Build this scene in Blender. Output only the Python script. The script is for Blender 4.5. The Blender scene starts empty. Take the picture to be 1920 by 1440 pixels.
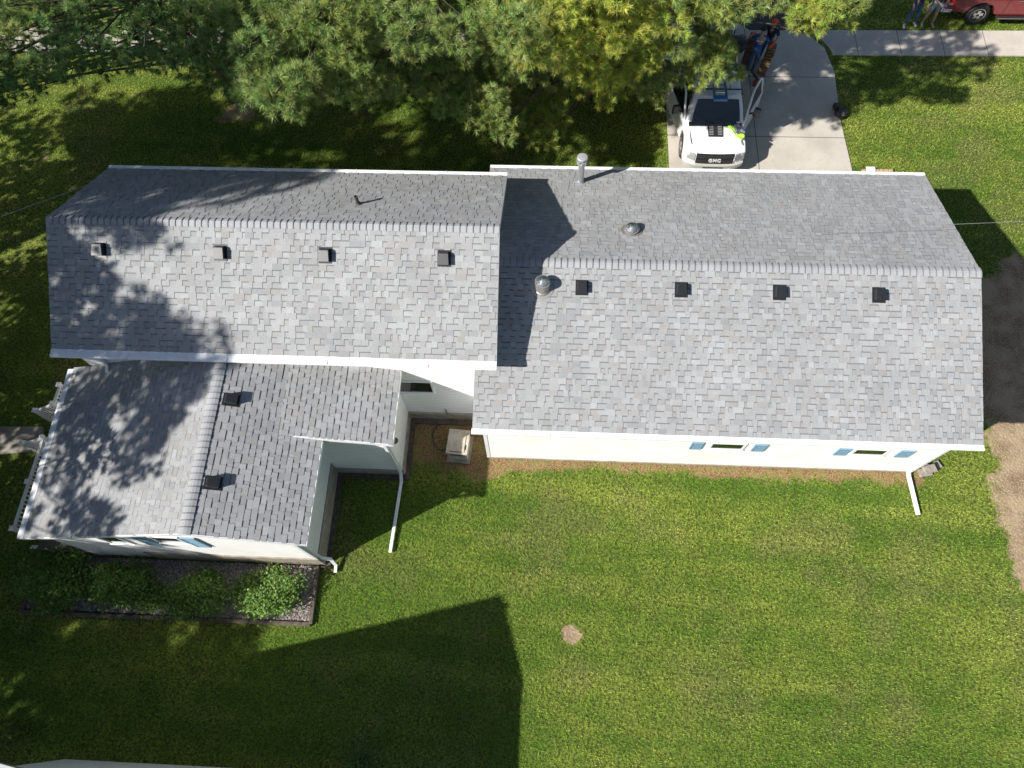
import bpy, bmesh, math, random
import numpy as np
from mathutils import Vector, Matrix
rnd = random.Random(7); nr = np.random.default_rng(11)
S = bpy.context.scene; COL = S.collection
R = math.radians
# ------------------------------------------------------------------ camera, sky, sun, exposure
CP, CYAW, CR, CF, CH = 0.4019, 0.1051, -0.0667, 1380.12, 20.0
def cam_axes():
    r = np.array([1, 0, 0.]); u = np.array([0, math.cos(CP), math.sin(CP)]); f = np.array([0, math.sin(CP), -math.cos(CP)])
    c, s = math.cos(CR), math.sin(CR); r, u = c*r+s*u, -s*r+c*u
    c, s = math.cos(CYAW), math.sin(CYAW); Z = np.array([[c, -s, 0], [s, c, 0], [0, 0, 1]])
    return Z@r, Z@u, Z@f
AR, AU, AF = cam_axes()
cd = bpy.data.cameras.new('camera'); co = bpy.data.objects.new('camera', cd); COL.objects.link(co); S.camera = co
M = Matrix.Identity(4)
for i in range(3): M[i][0], M[i][1], M[i][2] = AR[i], AU[i], -AF[i]
M[2][3] = CH; co.matrix_world = M
cd.sensor_fit = 'HORIZONTAL'; cd.sensor_width = 36; cd.lens = 36*CF/1920; cd.clip_start = .1; cd.clip_end = 2000
def ray(px, py): return (px-960)/CF*AR-(py-720)/CF*AU+AF
def G(px, py, z=0.): d = ray(px, py); return np.array([0, 0, CH])+d*((z-CH)/d[2])
def GY(px, py, y): d = ray(px, py); return np.array([0, 0, CH])+d*(y/d[1])
def GX(px, py, x): d = ray(px, py); return np.array([0, 0, CH])+d*(x/d[0])
SX, SY = 1.049, .621
sd = Vector((-SX, -SY, 1)).normalized(); ELEV = math.asin(sd.z)
sl = bpy.data.lights.new('sun', 'SUN'); sl.energy = 4.6; sl.angle = R(.75); sl.color = (1, .965, .91)
so = bpy.data.objects.new('sun', sl); COL.objects.link(so); so.rotation_euler = sd.to_track_quat('Z', 'Y').to_euler()
W = bpy.data.worlds.new('World'); S.world = W; W.use_nodes = True
nt = W.node_tree; sk = nt.nodes.new('ShaderNodeTexSky'); sk.sky_type = 'NISHITA'; sk.sun_disc = False
sk.sun_elevation = ELEV; sk.sun_rotation = math.atan2(sd.x, sd.y); sk.air_density = 1.0; sk.dust_density = 1.0
bg = nt.nodes['Background']; bg.inputs[1].default_value = .06; nt.links.new(sk.outputs[0], bg.inputs[0])
S.view_settings.view_transform = 'Standard'; S.view_settings.look = 'None'; S.view_settings.exposure = .78; S.view_settings.gamma = 1
# ------------------------------------------------------------------ materials
def mat(name, col, rough=.8, metal=0, noise=None, bump=None, spec=.5, attr=None, trans=0, coat=0):
    """noise=(scale, colour2, lo, hi); bump=(scale,strength,dist)"""
    m = bpy.data.materials.new(name); m.use_nodes = True; t = m.node_tree; p = t.nodes['Principled BSDF']
    c4 = lambda c: (c[0], c[1], c[2], 1)
    p.inputs['Base Color'].default_value = c4(col); p.inputs['Roughness'].default_value = rough; p.inputs['Metallic'].default_value = metal
    p.inputs['Specular IOR Level'].default_value = spec; p.inputs['Coat Weight'].default_value = coat
    if trans: p.inputs['Transmission Weight'].default_value = trans
    tc = t.nodes.new('ShaderNodeTexCoord'); src = None
    if attr:
        a = t.nodes.new('ShaderNodeAttribute'); a.attribute_name = attr; src = a.outputs['Color']
    if noise:
        n = t.nodes.new('ShaderNodeTexNoise'); n.inputs['Scale'].default_value = noise[0]; n.inputs['Detail'].default_value = 6
        t.links.new(tc.outputs['Object'], n.inputs['Vector'])
        r = t.nodes.new('ShaderNodeMapRange'); r.inputs[1].default_value = noise[2]; r.inputs[2].default_value = noise[3]; t.links.new(n.outputs[0], r.inputs[0])
        x = t.nodes.new('ShaderNodeMix'); x.data_type = 'RGBA'; x.inputs[6].default_value = c4(col); x.inputs[7].default_value = c4(noise[1])
        if src:
            x.blend_type = 'MULTIPLY'; t.links.new(src, x.inputs[6])
        t.links.new(r.outputs[0], x.inputs[0]); src = x.outputs[2]
    if src: t.links.new(src, p.inputs['Base Color'])
    if bump:
        n = t.nodes.new('ShaderNodeTexNoise'); n.inputs['Scale'].default_value = bump[0]; n.inputs['Detail'].default_value = 4
        t.links.new(tc.outputs['Object'], n.inputs['Vector'])
        b = t.nodes.new('ShaderNodeBump'); b.inputs['Strength'].default_value = bump[1]; b.inputs['Distance'].default_value = bump[2]
        t.links.new(n.outputs[0], b.inputs['Height']); t.links.new(b.outputs[0], p.inputs['Normal'])
    return m
def siding_mat():
    m = mat('white_siding', (.80, .78, .72), .55); t = m.node_tree; p = t.nodes['Principled BSDF']
    tc = t.nodes.new('ShaderNodeTexCoord'); sx = t.nodes.new('ShaderNodeSeparateXYZ'); t.links.new(tc.outputs['Object'], sx.inputs[0])
    d = t.nodes.new('ShaderNodeMath'); d.operation = 'DIVIDE'; d.inputs[1].default_value = .115; t.links.new(sx.outputs[2], d.inputs[0])
    f = t.nodes.new('ShaderNodeMath'); f.operation = 'FRACT'; t.links.new(d.outputs[0], f.inputs[0])
    iv = t.nodes.new('ShaderNodeMath'); iv.operation = 'SUBTRACT'; iv.inputs[0].default_value = 1; t.links.new(f.outputs[0], iv.inputs[1])
    b = t.nodes.new('ShaderNodeBump'); b.inputs['Strength'].default_value = .8; b.inputs['Distance'].default_value = .014
    t.links.new(iv.outputs[0], b.inputs['Height']); t.links.new(b.outputs[0], p.inputs['Normal'])
    n = t.nodes.new('ShaderNodeTexNoise'); n.inputs['Scale'].default_value = 1.2; n.inputs['Detail'].default_value = 7; t.links.new(tc.outputs['Object'], n.inputs['Vector'])
    x = t.nodes.new('ShaderNodeMix'); x.data_type = 'RGBA'; x.inputs[6].default_value = (.88, .875, .86, 1); x.inputs[7].default_value = (.82, .80, .76, 1)
    r = t.nodes.new('ShaderNodeMapRange'); r.inputs[1].default_value = .45; r.inputs[2].default_value = .75; t.links.new(n.outputs[0], r.inputs[0]); t.links.new(r.outputs[0], x.inputs[0])
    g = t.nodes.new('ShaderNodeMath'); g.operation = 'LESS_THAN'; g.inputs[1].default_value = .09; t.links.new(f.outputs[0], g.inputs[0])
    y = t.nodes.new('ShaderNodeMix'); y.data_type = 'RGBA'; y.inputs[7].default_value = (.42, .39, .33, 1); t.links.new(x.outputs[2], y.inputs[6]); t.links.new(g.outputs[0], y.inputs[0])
    t.links.new(y.outputs[2], p.inputs['Base Color']); return m
def shingle_mat():
    m = mat('shingle', (.3, .3, .31), .95, attr='tone', spec=.2); t = m.node_tree; p = t.nodes['Principled BSDF']
    tc = t.nodes.new('ShaderNodeTexCoord'); n = t.nodes.new('ShaderNodeTexNoise'); n.inputs['Scale'].default_value = 170; n.inputs['Detail'].default_value = 3
    t.links.new(tc.outputs['Object'], n.inputs['Vector'])
    n2 = t.nodes.new('ShaderNodeTexNoise'); n2.inputs['Scale'].default_value = .9; n2.inputs['Detail'].default_value = 5; t.links.new(tc.outputs['Object'], n2.inputs['Vector'])
    r = t.nodes.new('ShaderNodeMapRange'); r.inputs[1].default_value = .3; r.inputs[2].default_value = .7; r.inputs[3].default_value = .62; r.inputs[4].default_value = 1.38; t.links.new(n.outputs[0], r.inputs[0])
    r2 = t.nodes.new('ShaderNodeMapRange'); r2.inputs[1].default_value = .3; r2.inputs[2].default_value = .7; r2.inputs[3].default_value = .93; r2.inputs[4].default_value = 1.07; t.links.new(n2.outputs[0], r2.inputs[0])
    mu = t.nodes.new('ShaderNodeMath'); mu.operation = 'MULTIPLY'; t.links.new(r.outputs[0], mu.inputs[0]); t.links.new(r2.outputs[0], mu.inputs[1])
    a = [x for x in t.nodes if x.type == 'ATTRIBUTE'][0]
    v = t.nodes.new('ShaderNodeVectorMath'); v.operation = 'SCALE'; t.links.new(a.outputs['Color'], v.inputs[0]); t.links.new(mu.outputs[0], v.inputs['Scale'])
    t.links.new(v.outputs[0], p.inputs['Base Color']); return m
MS = siding_mat(); MSH = shingle_mat()
MTRIM = mat('white_trim', (.80, .80, .80), .4, noise=(3, (.70, .69, .67), .45, .8))
MGUT = mat('white_gutter', (.78, .79, .80), .35, noise=(8, (.66, .66, .65), .5, .8))
MCONC = mat('concrete', (.50, .455, .39), .9, noise=(1.1, (.40, .365, .315), .35, .7), bump=(60, .3, .01))
MFOUND = mat('foundation_concrete', (.36, .32, .26), .95, noise=(4, (.25, .215, .165), .35, .65), bump=(30, .4, .02))
MTIMB = mat('landscape_timber', (.13, .10, .075), .9, noise=(9, (.06, .05, .04), .35, .65), bump=(40, .5, .02))
MBLK = mat('black_plastic', (.018, .02, .022), .35)
MVG = mat('vent_grey', (.16, .16, .157), .5)
MGLASS = mat('window_glass', (.012, .02, .012), .06, spec=.7)
MSHUT = mat('blue_shutter', (.16, .27, .36), .6)
MSHUTD = mat('teal_shutter', (.03, .11, .16), .6)
MMET = mat('galvanised_metal', (.62, .64, .66), .35, metal=.85, noise=(12, (.5, .52, .54), .4, .7))
MDOME = mat('reflector_metal', (.85, .87, .9), .38, metal=.85)
MCLEAR = mat('clear_acrylic', (.9, .95, .95), .03, trans=1)
MTUBE = mat('tube_flashing', (.33, .32, .30), .45, metal=.5)
MASPH = mat('asphalt', (.05, .05, .055), .9, noise=(40, (.075, .075, .08), .4, .7))
MBARK = mat('bark', (.10, .075, .055), .95, noise=(14, (.05, .038, .03), .4, .6), bump=(30, .6, .03))
MNEED = mat('pine_needles', (.06, .10, .03), .5, attr='tint', spec=.35)
MLEAF = mat('shrub_leaves', (.05, .10, .02), .5, attr='tint', spec=.35)
MGRASS = mat('grass_blades', (.06, .11, .02), .6, attr='tint', spec=.25)
for mm in (MNEED, MLEAF, MGRASS):   # thin leaves let some light through
    t = mm.node_tree; p = t.nodes['Principled BSDF']; o = t.nodes['Material Output']
    tr = t.nodes.new('ShaderNodeBsdfTranslucent'); ms = t.nodes.new('ShaderNodeMixShader'); ms.inputs[0].default_value = .3
    t.links.new(p.inputs['Base Color'].links[0].from_socket, tr.inputs[0]); t.links.new(p.outputs[0], ms.inputs[1]); t.links.new(tr.outputs[0], ms.inputs[2]); t.links.new(ms.outputs[0], o.inputs[0])
# ------------------------------------------------------------------ object helpers
def tag(o, label=None, cat=None, group=None, kind=None):
    if label: o['label'] = label
    if cat: o['category'] = cat
    if group: o['group'] = group
    if kind: o['kind'] = kind
    return o
def empty(name, loc=(0, 0, 0), rz=0, label=None, cat=None, group=None):
    o = bpy.data.objects.new(name, None); COL.objects.link(o); o.location = loc; o.rotation_euler = (0, 0, rz); o.empty_display_size = .2
    return tag(o, label, cat, group)
class MB:
    def __init__(s): s.v = []; s.f = []; s.c = []; s.mi = []
    def quad(s, *p, c=None, m=0):
        n = len(s.v); s.v += [tuple(q) for q in p]; s.f.append(tuple(range(n, n+len(p)))); s.c.append(c); s.mi.append(m)
    def box(s, a, b, m=0, rot=None, org=None):
        (x0, y0, z0), (x1, y1, z1) = a, b
        P = [(x0,y0,z0),(x1,y0,z0),(x1,y1,z0),(x0,y1,z0),(x0,y0,z1),(x1,y0,z1),(x1,y1,z1),(x0,y1,z1)]
        if rot is not None: P = [tuple(Vector(org)+rot@(Vector(q)-Vector(org))) for q in P]
        s.hexa(P, m)
    def hexa(s, P, m=0):
        n = len(s.v); s.v += [tuple(q) for q in P]
        for f in ((0,3,2,1),(4,5,6,7),(0,1,5,4),(1,2,6,5),(2,3,7,6),(3,0,4,7)): s.f.append(tuple(n+i for i in f)); s.c.append(None); s.mi.append(m)
    def prism(s, poly, ext, m=0):      # poly: list of 3D points, ext: vector
        n = len(s.v); k = len(poly); e = Vector(ext)
        s.v += [tuple(q) for q in poly]+[tuple(Vector(q)+e) for q in poly]
        s.f.append(tuple(range(n, n+k))[::-1]); s.f.append(tuple(range(n+k, n+2*k)))
        for i in range(k): s.f.append((n+i, n+(i+1) % k, n+k+(i+1) % k, n+k+i))
        s.c += [None]*(k+2); s.mi += [m]*(k+2)
    def tube(s, pts, r, n=8, m=0, cap=True):
        pts = [Vector(p) for p in pts]; rs = r if isinstance(r, (list, tuple)) else [r]*len(pts); base = len(s.v); pa = None
        for i, p in enumerate(pts):
            d = (pts[min(i+1, len(pts)-1)]-pts[max(i-1, 0)]).normalized()
            a = d.orthogonal().normalized() if pa is None else (pa-d*pa.dot(d)).normalized()
            pa = a; b = d.cross(a)
            for k in range(n): th = 2*math.pi*k/n; s.v.append(tuple(p+(a*math.cos(th)+b*math.sin(th))*rs[i]))
        for i in range(len(pts)-1):
            for k in range(n):
                s.f.append((base+i*n+k, base+i*n+(k+1) % n, base+(i+1)*n+(k+1) % n, base+(i+1)*n+k)); s.c.append(None); s.mi.append(m)
        if cap:
            s.f.append(tuple(base+k for k in range(n))[::-1]); s.f.append(tuple(base+(len(pts)-1)*n+k for k in range(n))); s.c += [None]*2; s.mi += [m]*2
    def lathe(s, c, prof, n=24, m=0, axis='z'):   # prof: list (r, h)
        base = len(s.v); c = Vector(c)
        for r, h in prof:
            for k in range(n):
                th = 2*math.pi*k/n; q = (r*math.cos(th), r*math.sin(th), h)
                if axis == 'y': q = (q[0], q[2], q[1])
                if axis == 'x': q = (q[2], q[0], q[1])
                s.v.append(tuple(c+Vector(q)))
        for i in range(len(prof)-1):
            for k in range(n):
                s.f.append((base+i*n+k, base+i*n+(k+1) % n, base+(i+1)*n+(k+1) % n, base+(i+1)*n+k)); s.c.append(None); s.mi.append(m)
        s.f.append(tuple(base+k for k in range(n))[::-1]); s.f.append(tuple(base+(len(prof)-1)*n+k for k in range(n))); s.c += [None]*2; s.mi += [m]*2
    def build(s, name, mats, parent=None, smooth=False, bevel=0, attr=None, loc=None):
        me = bpy.data.meshes.new(name); me.from_pydata(s.v, [], s.f)
        if not isinstance(mats, (list, tuple)): mats = [mats]
        for q in mats: me.materials.append(q)
        if len(mats) > 1: me.polygons.foreach_set('material_index', s.mi)
        if attr:
            a = me.color_attributes.new(attr, 'FLOAT_COLOR', 'CORNER'); arr = []
            for f, c in zip(s.f, s.c): arr += list((*(c or (.3, .3, .3)), 1.))*len(f)
            a.data.foreach_set('color', np.array(arr, dtype=np.float32))
        if smooth: me.polygons.foreach_set('use_smooth', [True]*len(s.f))
        me.update(); o = bpy.data.objects.new(name, me); COL.objects.link(o)
        if parent: o.parent = parent
        if loc: o.location = loc
        if bevel:
            b = o.modifiers.new('bevel', 'BEVEL'); b.width = bevel; b.segments = 2; b.limit_method = 'ANGLE'; b.angle_limit = R(35)
            me.polygons.foreach_set('use_smooth', [True]*len(s.f)); w = o.modifiers.new('wn', 'WEIGHTED_NORMAL')
        return o
def fix(o):   # consistent outward normals
    bm = bmesh.new(); bm.from_mesh(o.data); bmesh.ops.recalc_face_normals(bm, faces=bm.faces[:]); bm.to_mesh(o.data); bm.free(); return o
def tri_mesh(name, V, tint, mt, parent=None, sides=3):
    """V: (n*sides,3) verts, each consecutive `sides` verts one face; tint (n,3)"""
    n = len(V)//sides; me = bpy.data.meshes.new(name)
    me.vertices.add(n*sides); me.vertices.foreach_set('co', V.astype(np.float32).ravel())
    me.loops.add(n*sides); me.loops.foreach_set('vertex_index', np.arange(n*sides, dtype=np.int32))
    me.polygons.add(n); me.polygons.foreach_set('loop_start', np.arange(0, n*sides, sides, dtype=np.int32)); me.polygons.foreach_set('loop_total', np.full(n, sides, dtype=np.int32))
    me.update(calc_edges=True)
    a = me.color_attributes.new('tint', 'FLOAT_COLOR', 'POINT'); c = np.ones((n*sides, 4), np.float32); c[:, :3] = np.repeat(tint, sides, 0)
    a.data.foreach_set('color', c.ravel()); me.materials.append(mt)
    o = bpy.data.objects.new(name, me); COL.objects.link(o)
    if parent: o.parent = parent
    return o
def vnoise(x, y, s, seed=0):   # cheap value noise
    x = x/s+seed*17.3; y = y/s+seed*9.1; xi = np.floor(x).astype(int); yi = np.floor(y).astype(int); fx = x-xi; fy = y-yi
    fx = fx*fx*(3-2*fx); fy = fy*fy*(3-2*fy)
    def h(a, b): v = np.sin(a*127.1+b*311.7+seed*74.7)*43758.5453; return v-np.floor(v)
    return (h(xi, yi)*(1-fx)+h(xi+1, yi)*fx)*(1-fy)+(h(xi, yi+1)*(1-fx)+h(xi+1, yi+1)*fx)*fy
def fbm(x, y, s, seed=0): return (vnoise(x, y, s, seed)+.5*vnoise(x, y, s/2.1, seed+1)+.25*vnoise(x, y, s/4.3, seed+2)+.125*vnoise(x, y, s/9, seed+3))/1.875
# ------------------------------------------------------------------ ground, driveway, pavement
def seg_mask(px, py, poly, soft, amp=.35, ns=.9, seed=5):
    """1 inside a polygon with a ragged edge"""
    P = np.array(poly); n = len(P); ins = np.zeros(px.shape, bool); dist = np.full(px.shape, 1e9)
    for i in range(n):
        a, b = P[i], P[(i+1) % n]; ab = b-a; t = np.clip(((px-a[0])*ab[0]+(py-a[1])*ab[1])/(ab@ab), 0, 1)
        dist = np.minimum(dist, np.hypot(px-a[0]-t*ab[0], py-a[1]-t*ab[1]))
        c = ((a[1] > py) != (b[1] > py)); xx = (b[0]-a[0])*(py-a[1])/((b[1]-a[1]) or 1e-9)+a[0]; ins ^= c & (px < xx)
    s = np.where(ins, dist, -dist)+(fbm(px, py, ns, seed)-.5)*amp*2
    return np.clip(s/soft+.5, 0, 1)
def g2(px, py): q = G(px, py); return (q[0], q[1])
SOIL = [g2(1850, 790), g2(1868, 900), g2(1885, 990), g2(1915, 1090), (13.6, 1.2), (17, -2), (30, -2), (30, 12), (15, 12.4), g2(1900, 465), (13.2, 12.0), (12.4, 10.5), (12.2, 8)]
STRAW = [(-1.75, 5.5), (-.6, 5.78), (1.5, 5.95), (4, 5.9), (7, 5.82), (9, 5.86), (10.5, 5.8), (10.8, 6.5), (-1.7, 6.5)]
STRAW2 = [(-3.9, 6.1), (-2.6, 5.7), (-1.6, 5.6), (-1.4, 7.4), (-3.9, 7.4)]
SPOT = [g2(1056, 1176), g2(1075, 1172), g2(1092, 1190), g2(1078, 1212), g2(1060, 1200)]
SPOTB = [(-11.5, 18.2), (-10.6, 18.2), (-10.3, 20.3), (-11.5, 20.3)]
SPOTC = [g2(60, 300), g2(95, 285), g2(90, 300)]
DRIVE = [(4.03, 13.9), (4.03, 23.2), (6.7, 23.2), (7.2, 22.78), (8.6, 22.80), (9.35, 22.55), (9.8, 21.9), (10.0, 20.8), (9.93, 18.6), (10.05, 16.3), (10.1, 13.9)]
def masks(x, y):
    soil = np.maximum.reduce([seg_mask(x, y, SOIL, .8, .5, .7), seg_mask(x, y, SPOT, .12, .1, .3), seg_mask(x, y, SPOTB, .8, .5), seg_mask(x, y, SPOTC, .4, .2), .75*seg_mask(x, y, [(-5, 14.2), (-5, 14.9), (3.9, 15.6), (3.9, 14.2)], .9, .7)])
    straw = np.maximum(seg_mask(x, y, STRAW, .30, .22, .28, 9), seg_mask(x, y, STRAW2, .45, .3, .4, 3))
    return soil, straw
def grass_tint(x, y):
    n1 = fbm(x, y, 3.2, 21); n2 = fbm(x*.10, y+.04*x, .5, 33); n3 = fbm(x, y, .32, 44); n4 = fbm(x, y, 9., 61)
    t = np.clip((n1-.5)*.9+(n2-.5)*1.5+(n3-.5)*.9+.5+(n4-.5)*.7, 0, 1)[:, None]
    t = np.where((y > 18.0)[:, None], np.clip(t+.10, 0, 1), t)
    dk = np.array([.155, .285, .030]); lt = np.array([.395, .475, .078]); c = dk*(1-t)+lt*t
    dry = np.clip((fbm(x, y, 1.3, 77)-.56)*5, 0, 1)[:, None]*.35
    return c*(1-dry)+np.array([.40, .34, .15])*dry
xs = np.arange(-26, 20, .1); ys = np.arange(-5, 27, .1); X, Y = np.meshgrid(xs, ys)
xf, yf = X.ravel(), Y.ravel(); soil, straw = masks(xf, yf)
zz = (fbm(xf, yf, 1.1, 8)-.5)*.02-.01
me = bpy.data.meshes.new('lawn'); nx, ny = len(xs), len(ys)
idx = np.arange(nx*ny).reshape(ny, nx); F = np.stack([idx[:-1, :-1], idx[:-1, 1:], idx[1:, 1:], idx[1:, :-1]], -1).reshape(-1, 4)
V = np.stack([xf, yf, zz], 1)
# skirt out to the horizon
e = 900.; ring = np.array([(-e, -e, -.02), (e, -e, -.02), (e, e, -.02), (-e, e, -.02)])
cr_ = [idx[0, 0], idx[0, -1], idx[-1, -1], idx[-1, 0]]; b0 = len(V); V = np.vstack([V, ring])
faces = F.tolist()
edges_ = [idx[0, :].tolist(), idx[:, -1].tolist(), idx[-1, ::-1].tolist(), idx[::-1, 0].tolist()]
for i in range(4): faces.append([b0+i, b0+(i+1) % 4]+edges_[i][::-1])
me.from_pydata(V.tolist(), [], faces)
a = me.color_attributes.new('tint', 'FLOAT_COLOR', 'POINT'); c = np.ones((len(V), 4), np.float32)
c[:len(xf), :3] = grass_tint(xf, yf)*.55; c[len(xf):, :3] = (.08, .12, .02); a.data.foreach_set('color', c.ravel())
a = me.color_attributes.new('cover', 'FLOAT_COLOR', 'POINT'); c = np.zeros((len(V), 4), np.float32); c[:len(xf), 0] = soil; c[:len(xf), 1] = straw; a.data.foreach_set('color', c.ravel())
MG = mat('lawn_ground', (.05, .09, .02), .95, attr='tint', spec=.15); t = MG.node_tree; p = t.nodes['Principled BSDF']
tc = t.nodes.new('ShaderNodeTexCoord'); ac = t.nodes.new('ShaderNodeAttribute'); ac.attribute_name = 'cover'; sp = t.nodes.new('ShaderNodeSeparateColor'); t.links.new(ac.outputs['Color'], sp.inputs[0])
def nz(scale, det=5, vec=None):
    n = t.nodes.new('ShaderNodeTexNoise'); n.inputs['Scale'].default_value = scale; n.inputs['Detail'].default_value = det; t.links.new(vec or tc.outputs['Object'], n.inputs['Vector']); return n.outputs[0]
def mr(s, a, b, c=0, d=1):
    r = t.nodes.new('ShaderNodeMapRange'); t.links.new(s, r.inputs[0])
    for i, q in enumerate((a, b, c, d)): r.inputs[i+1].default_value = q
    return r.outputs[0]
def mx(f, a, b):
    x = t.nodes.new('ShaderNodeMix'); x.data_type = 'RGBA'
    for s, i in ((f, 0), (a, 6), (b, 7)):
        if isinstance(s, tuple): x.inputs[i].default_value = (*s, 1)
        elif isinstance(s, float): x.inputs[i].default_value = s
        else: t.links.new(s, x.inputs[i])
    return x.outputs[2]
def add(a, b):
    x = t.nodes.new('ShaderNodeMath'); x.operation = 'ADD'; t.links.new(a, x.inputs[0]); t.links.new(b, x.inputs[1]); return x.outputs[0]
at = [x for x in t.nodes if x.type == 'ATTRIBUTE' and x.attribute_name == 'tint'][0].outputs['Color']
g = mx(mr(nz(14, 8), .35, .65), at, (.045, .055, .012))
sc = mx(mr(nz(1.6, 8), .4, .62), (.34, .25, .155), (.21, .14, .085)); sc = mx(mr(nz(22, 4), .5, .68), sc, (.38, .31, .22))
st = mx(mr(nz(26, 6), .4, .62), (.27, .165, .08), (.09, .052, .025)); st = mx(mr(nz(3.5, 6), .45, .62), st, (.17, .15, .05)); st = mx(mr(nz(60, 3), .56, .66), st, (.42, .30, .17))
ms_ = mr(add(sp.outputs[0], mr(nz(5, 6), 0, 1, -.35, .35)), .38, .6); mt_ = mr(add(sp.outputs[1], mr(nz(9, 8), 0, 1, -.75, .75)), .3, .75)
t.links.new(mx(mt_, mx(ms_, g, sc), st), p.inputs['Base Color'])
bp = t.nodes.new('ShaderNodeBump'); bp.inputs['Strength'].default_value = .9; bp.inputs['Distance'].default_value = .03; t.links.new(nz(16, 8), bp.inputs['Height']); t.links.new(bp.outputs[0], p.inputs['Normal'])
me.materials.append(MG); me.update(); lo = bpy.data.objects.new('lawn', me); COL.objects.link(lo); tag(lo, kind='structure')
def inpoly(x, y, P):
    ins = np.zeros(x.shape, bool); n = len(P)
    for i in range(n):
        a, b = P[i], P[(i+1) % n]; c = ((a[1] > y) != (b[1] > y)); ins ^= c & (x < (b[0]-a[0])*(y-a[1])/((b[1]-a[1]) or 1e-9)+a[0])
    return ins
def slab(name, poly, z, m, th=.1):
    b = MB(); b.prism([(x, y, z-th) for x, y in poly], (0, 0, th)); o = fix(b.build(name, m)); return tag(o, kind='structure')
def conc_seams(name, m0, seams, width=.016):
    m = m0.copy(); m.name = name; t = m.node_tree; p = t.nodes['Principled BSDF']; src = p.inputs['Base Color'].links[0].from_socket
    tc = t.nodes.new('ShaderNodeTexCoord'); sx = t.nodes.new('ShaderNodeSeparateXYZ'); t.links.new(tc.outputs['Object'], sx.inputs[0]); cur = src
    for ax, pos in seams:
        d = t.nodes.new('ShaderNodeMath'); d.operation = 'SUBTRACT'; d.inputs[1].default_value = pos; t.links.new(sx.outputs[ax], d.inputs[0])
        a = t.nodes.new('ShaderNodeMath'); a.operation = 'ABSOLUTE'; t.links.new(d.outputs[0], a.inputs[0])
        l = t.nodes.new('ShaderNodeMath'); l.operation = 'LESS_THAN'; l.inputs[1].default_value = width; t.links.new(a.outputs[0], l.inputs[0])
        x = t.nodes.new('ShaderNodeMix'); x.data_type = 'RGBA'; x.inputs[7].default_value = (.13, .11, .09, 1); t.links.new(l.outputs[0], x.inputs[0]); t.links.new(cur, x.inputs[6]); cur = x.outputs[2]
    n = t.nodes.new('ShaderNodeTexNoise'); n.inputs['Scale'].default_value = 9; n.inputs['Detail'].default_value = 8; t.links.new(tc.outputs['Object'], n.inputs['Vector'])
    r = t.nodes.new('ShaderNodeMapRange'); r.inputs[1].default_value = .55; r.inputs[2].default_value = .75; r.inputs[4].default_value = .35; t.links.new(n.outputs[0], r.inputs[0])
    x = t.nodes.new('ShaderNodeMix'); x.data_type = 'RGBA'; x.inputs[7].default_value = (.30, .26, .2, 1); t.links.new(r.outputs[0], x.inputs[0]); t.links.new(cur, x.inputs[6])
    t.links.new(x.outputs[2], p.inputs['Base Color']); return m
slab('driveway', DRIVE, .03, conc_seams('drive_concrete', MCONC, [(0, 7.0), (1, 17.85), (1, 20.55), (1, 15.2)], .014))
MSW = conc_seams('pavement_concrete', MCONC, [(0, 10.95+1.52*k) for k in range(-1, 8)]+[(0, -8-1.5*k) for k in range(9)], .012)
slab('pavement', [(10.06, 21.62), (40, 21.9), (40, 23.1), (9.45, 22.82), (9.95, 22.0)], .035, MSW)
slab('pavement', [(-40, 21.2), (3.97, 21.5), (3.97, 22.7), (-40, 22.4)], .035, MSW)
slab('street', [(-60, 26.2), (60, 26.6), (60, 34), (-60, 34)], .004, MASPH)
slab('driveway_apron', [(4.1, 23.21), (6.75, 23.21), (7.25, 22.80), (9.2, 22.81), (10.1, 23.8), (11.5, 26.1), (3, 26.1)], .012, MASPH)
slab('path', [g2(0, 800), g2(82, 800), g2(80, 846), g2(0, 852), (-26, 5.6), (-26, 6.6)], .02, mat('path_concrete', (.30, .27, .23), .9, noise=(3, (.2, .18, .15), .35, .7)))
# ------------------------------------------------------------------ THE HOUSE
HOUSE = empty('house', (0, 0, 0), 0, 'white vinyl sided house with grey shingle gable roofs at three heights', 'house')
Rx0, Rx1, RyS, RyN, RzE, RyR, RzR = -1.66, 10.43, 5.906, 13.746, 3.176, 9.826, 4.513
Lx0, Lx1, LyS, LyN, LyR, LzE, LzR = -11.78, -1.08, 7.163, 12.497, 9.859, 4.370, 5.868
LzN = LzR-(LzR-LzE)/(LyR-LyS)*(LyN-LyR)
Exr, Ex0, Ex1, Exb, EyS, Eyb, EzR, Esl = -7.649, -12.11, -5.18, -3.598, 2.883, 5.433, 4.284, .3053
LwS, RwS = 7.316, 6.172
def shade_tone():
    r = rnd.random()
    if r < .10: b = rnd.uniform(.322, .345); return (b*.99, b, b*1.01)
    if r < .26: b = rnd.uniform(.262, .295); return (b*1.015, b*.99, b*.965)
    if r < .40: b = rnd.uniform(.255, .275); return (b*.985, b, b*1.015)
    b = rnd.uniform(.285, .318); return (b*.992, b, b*1.008)
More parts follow.
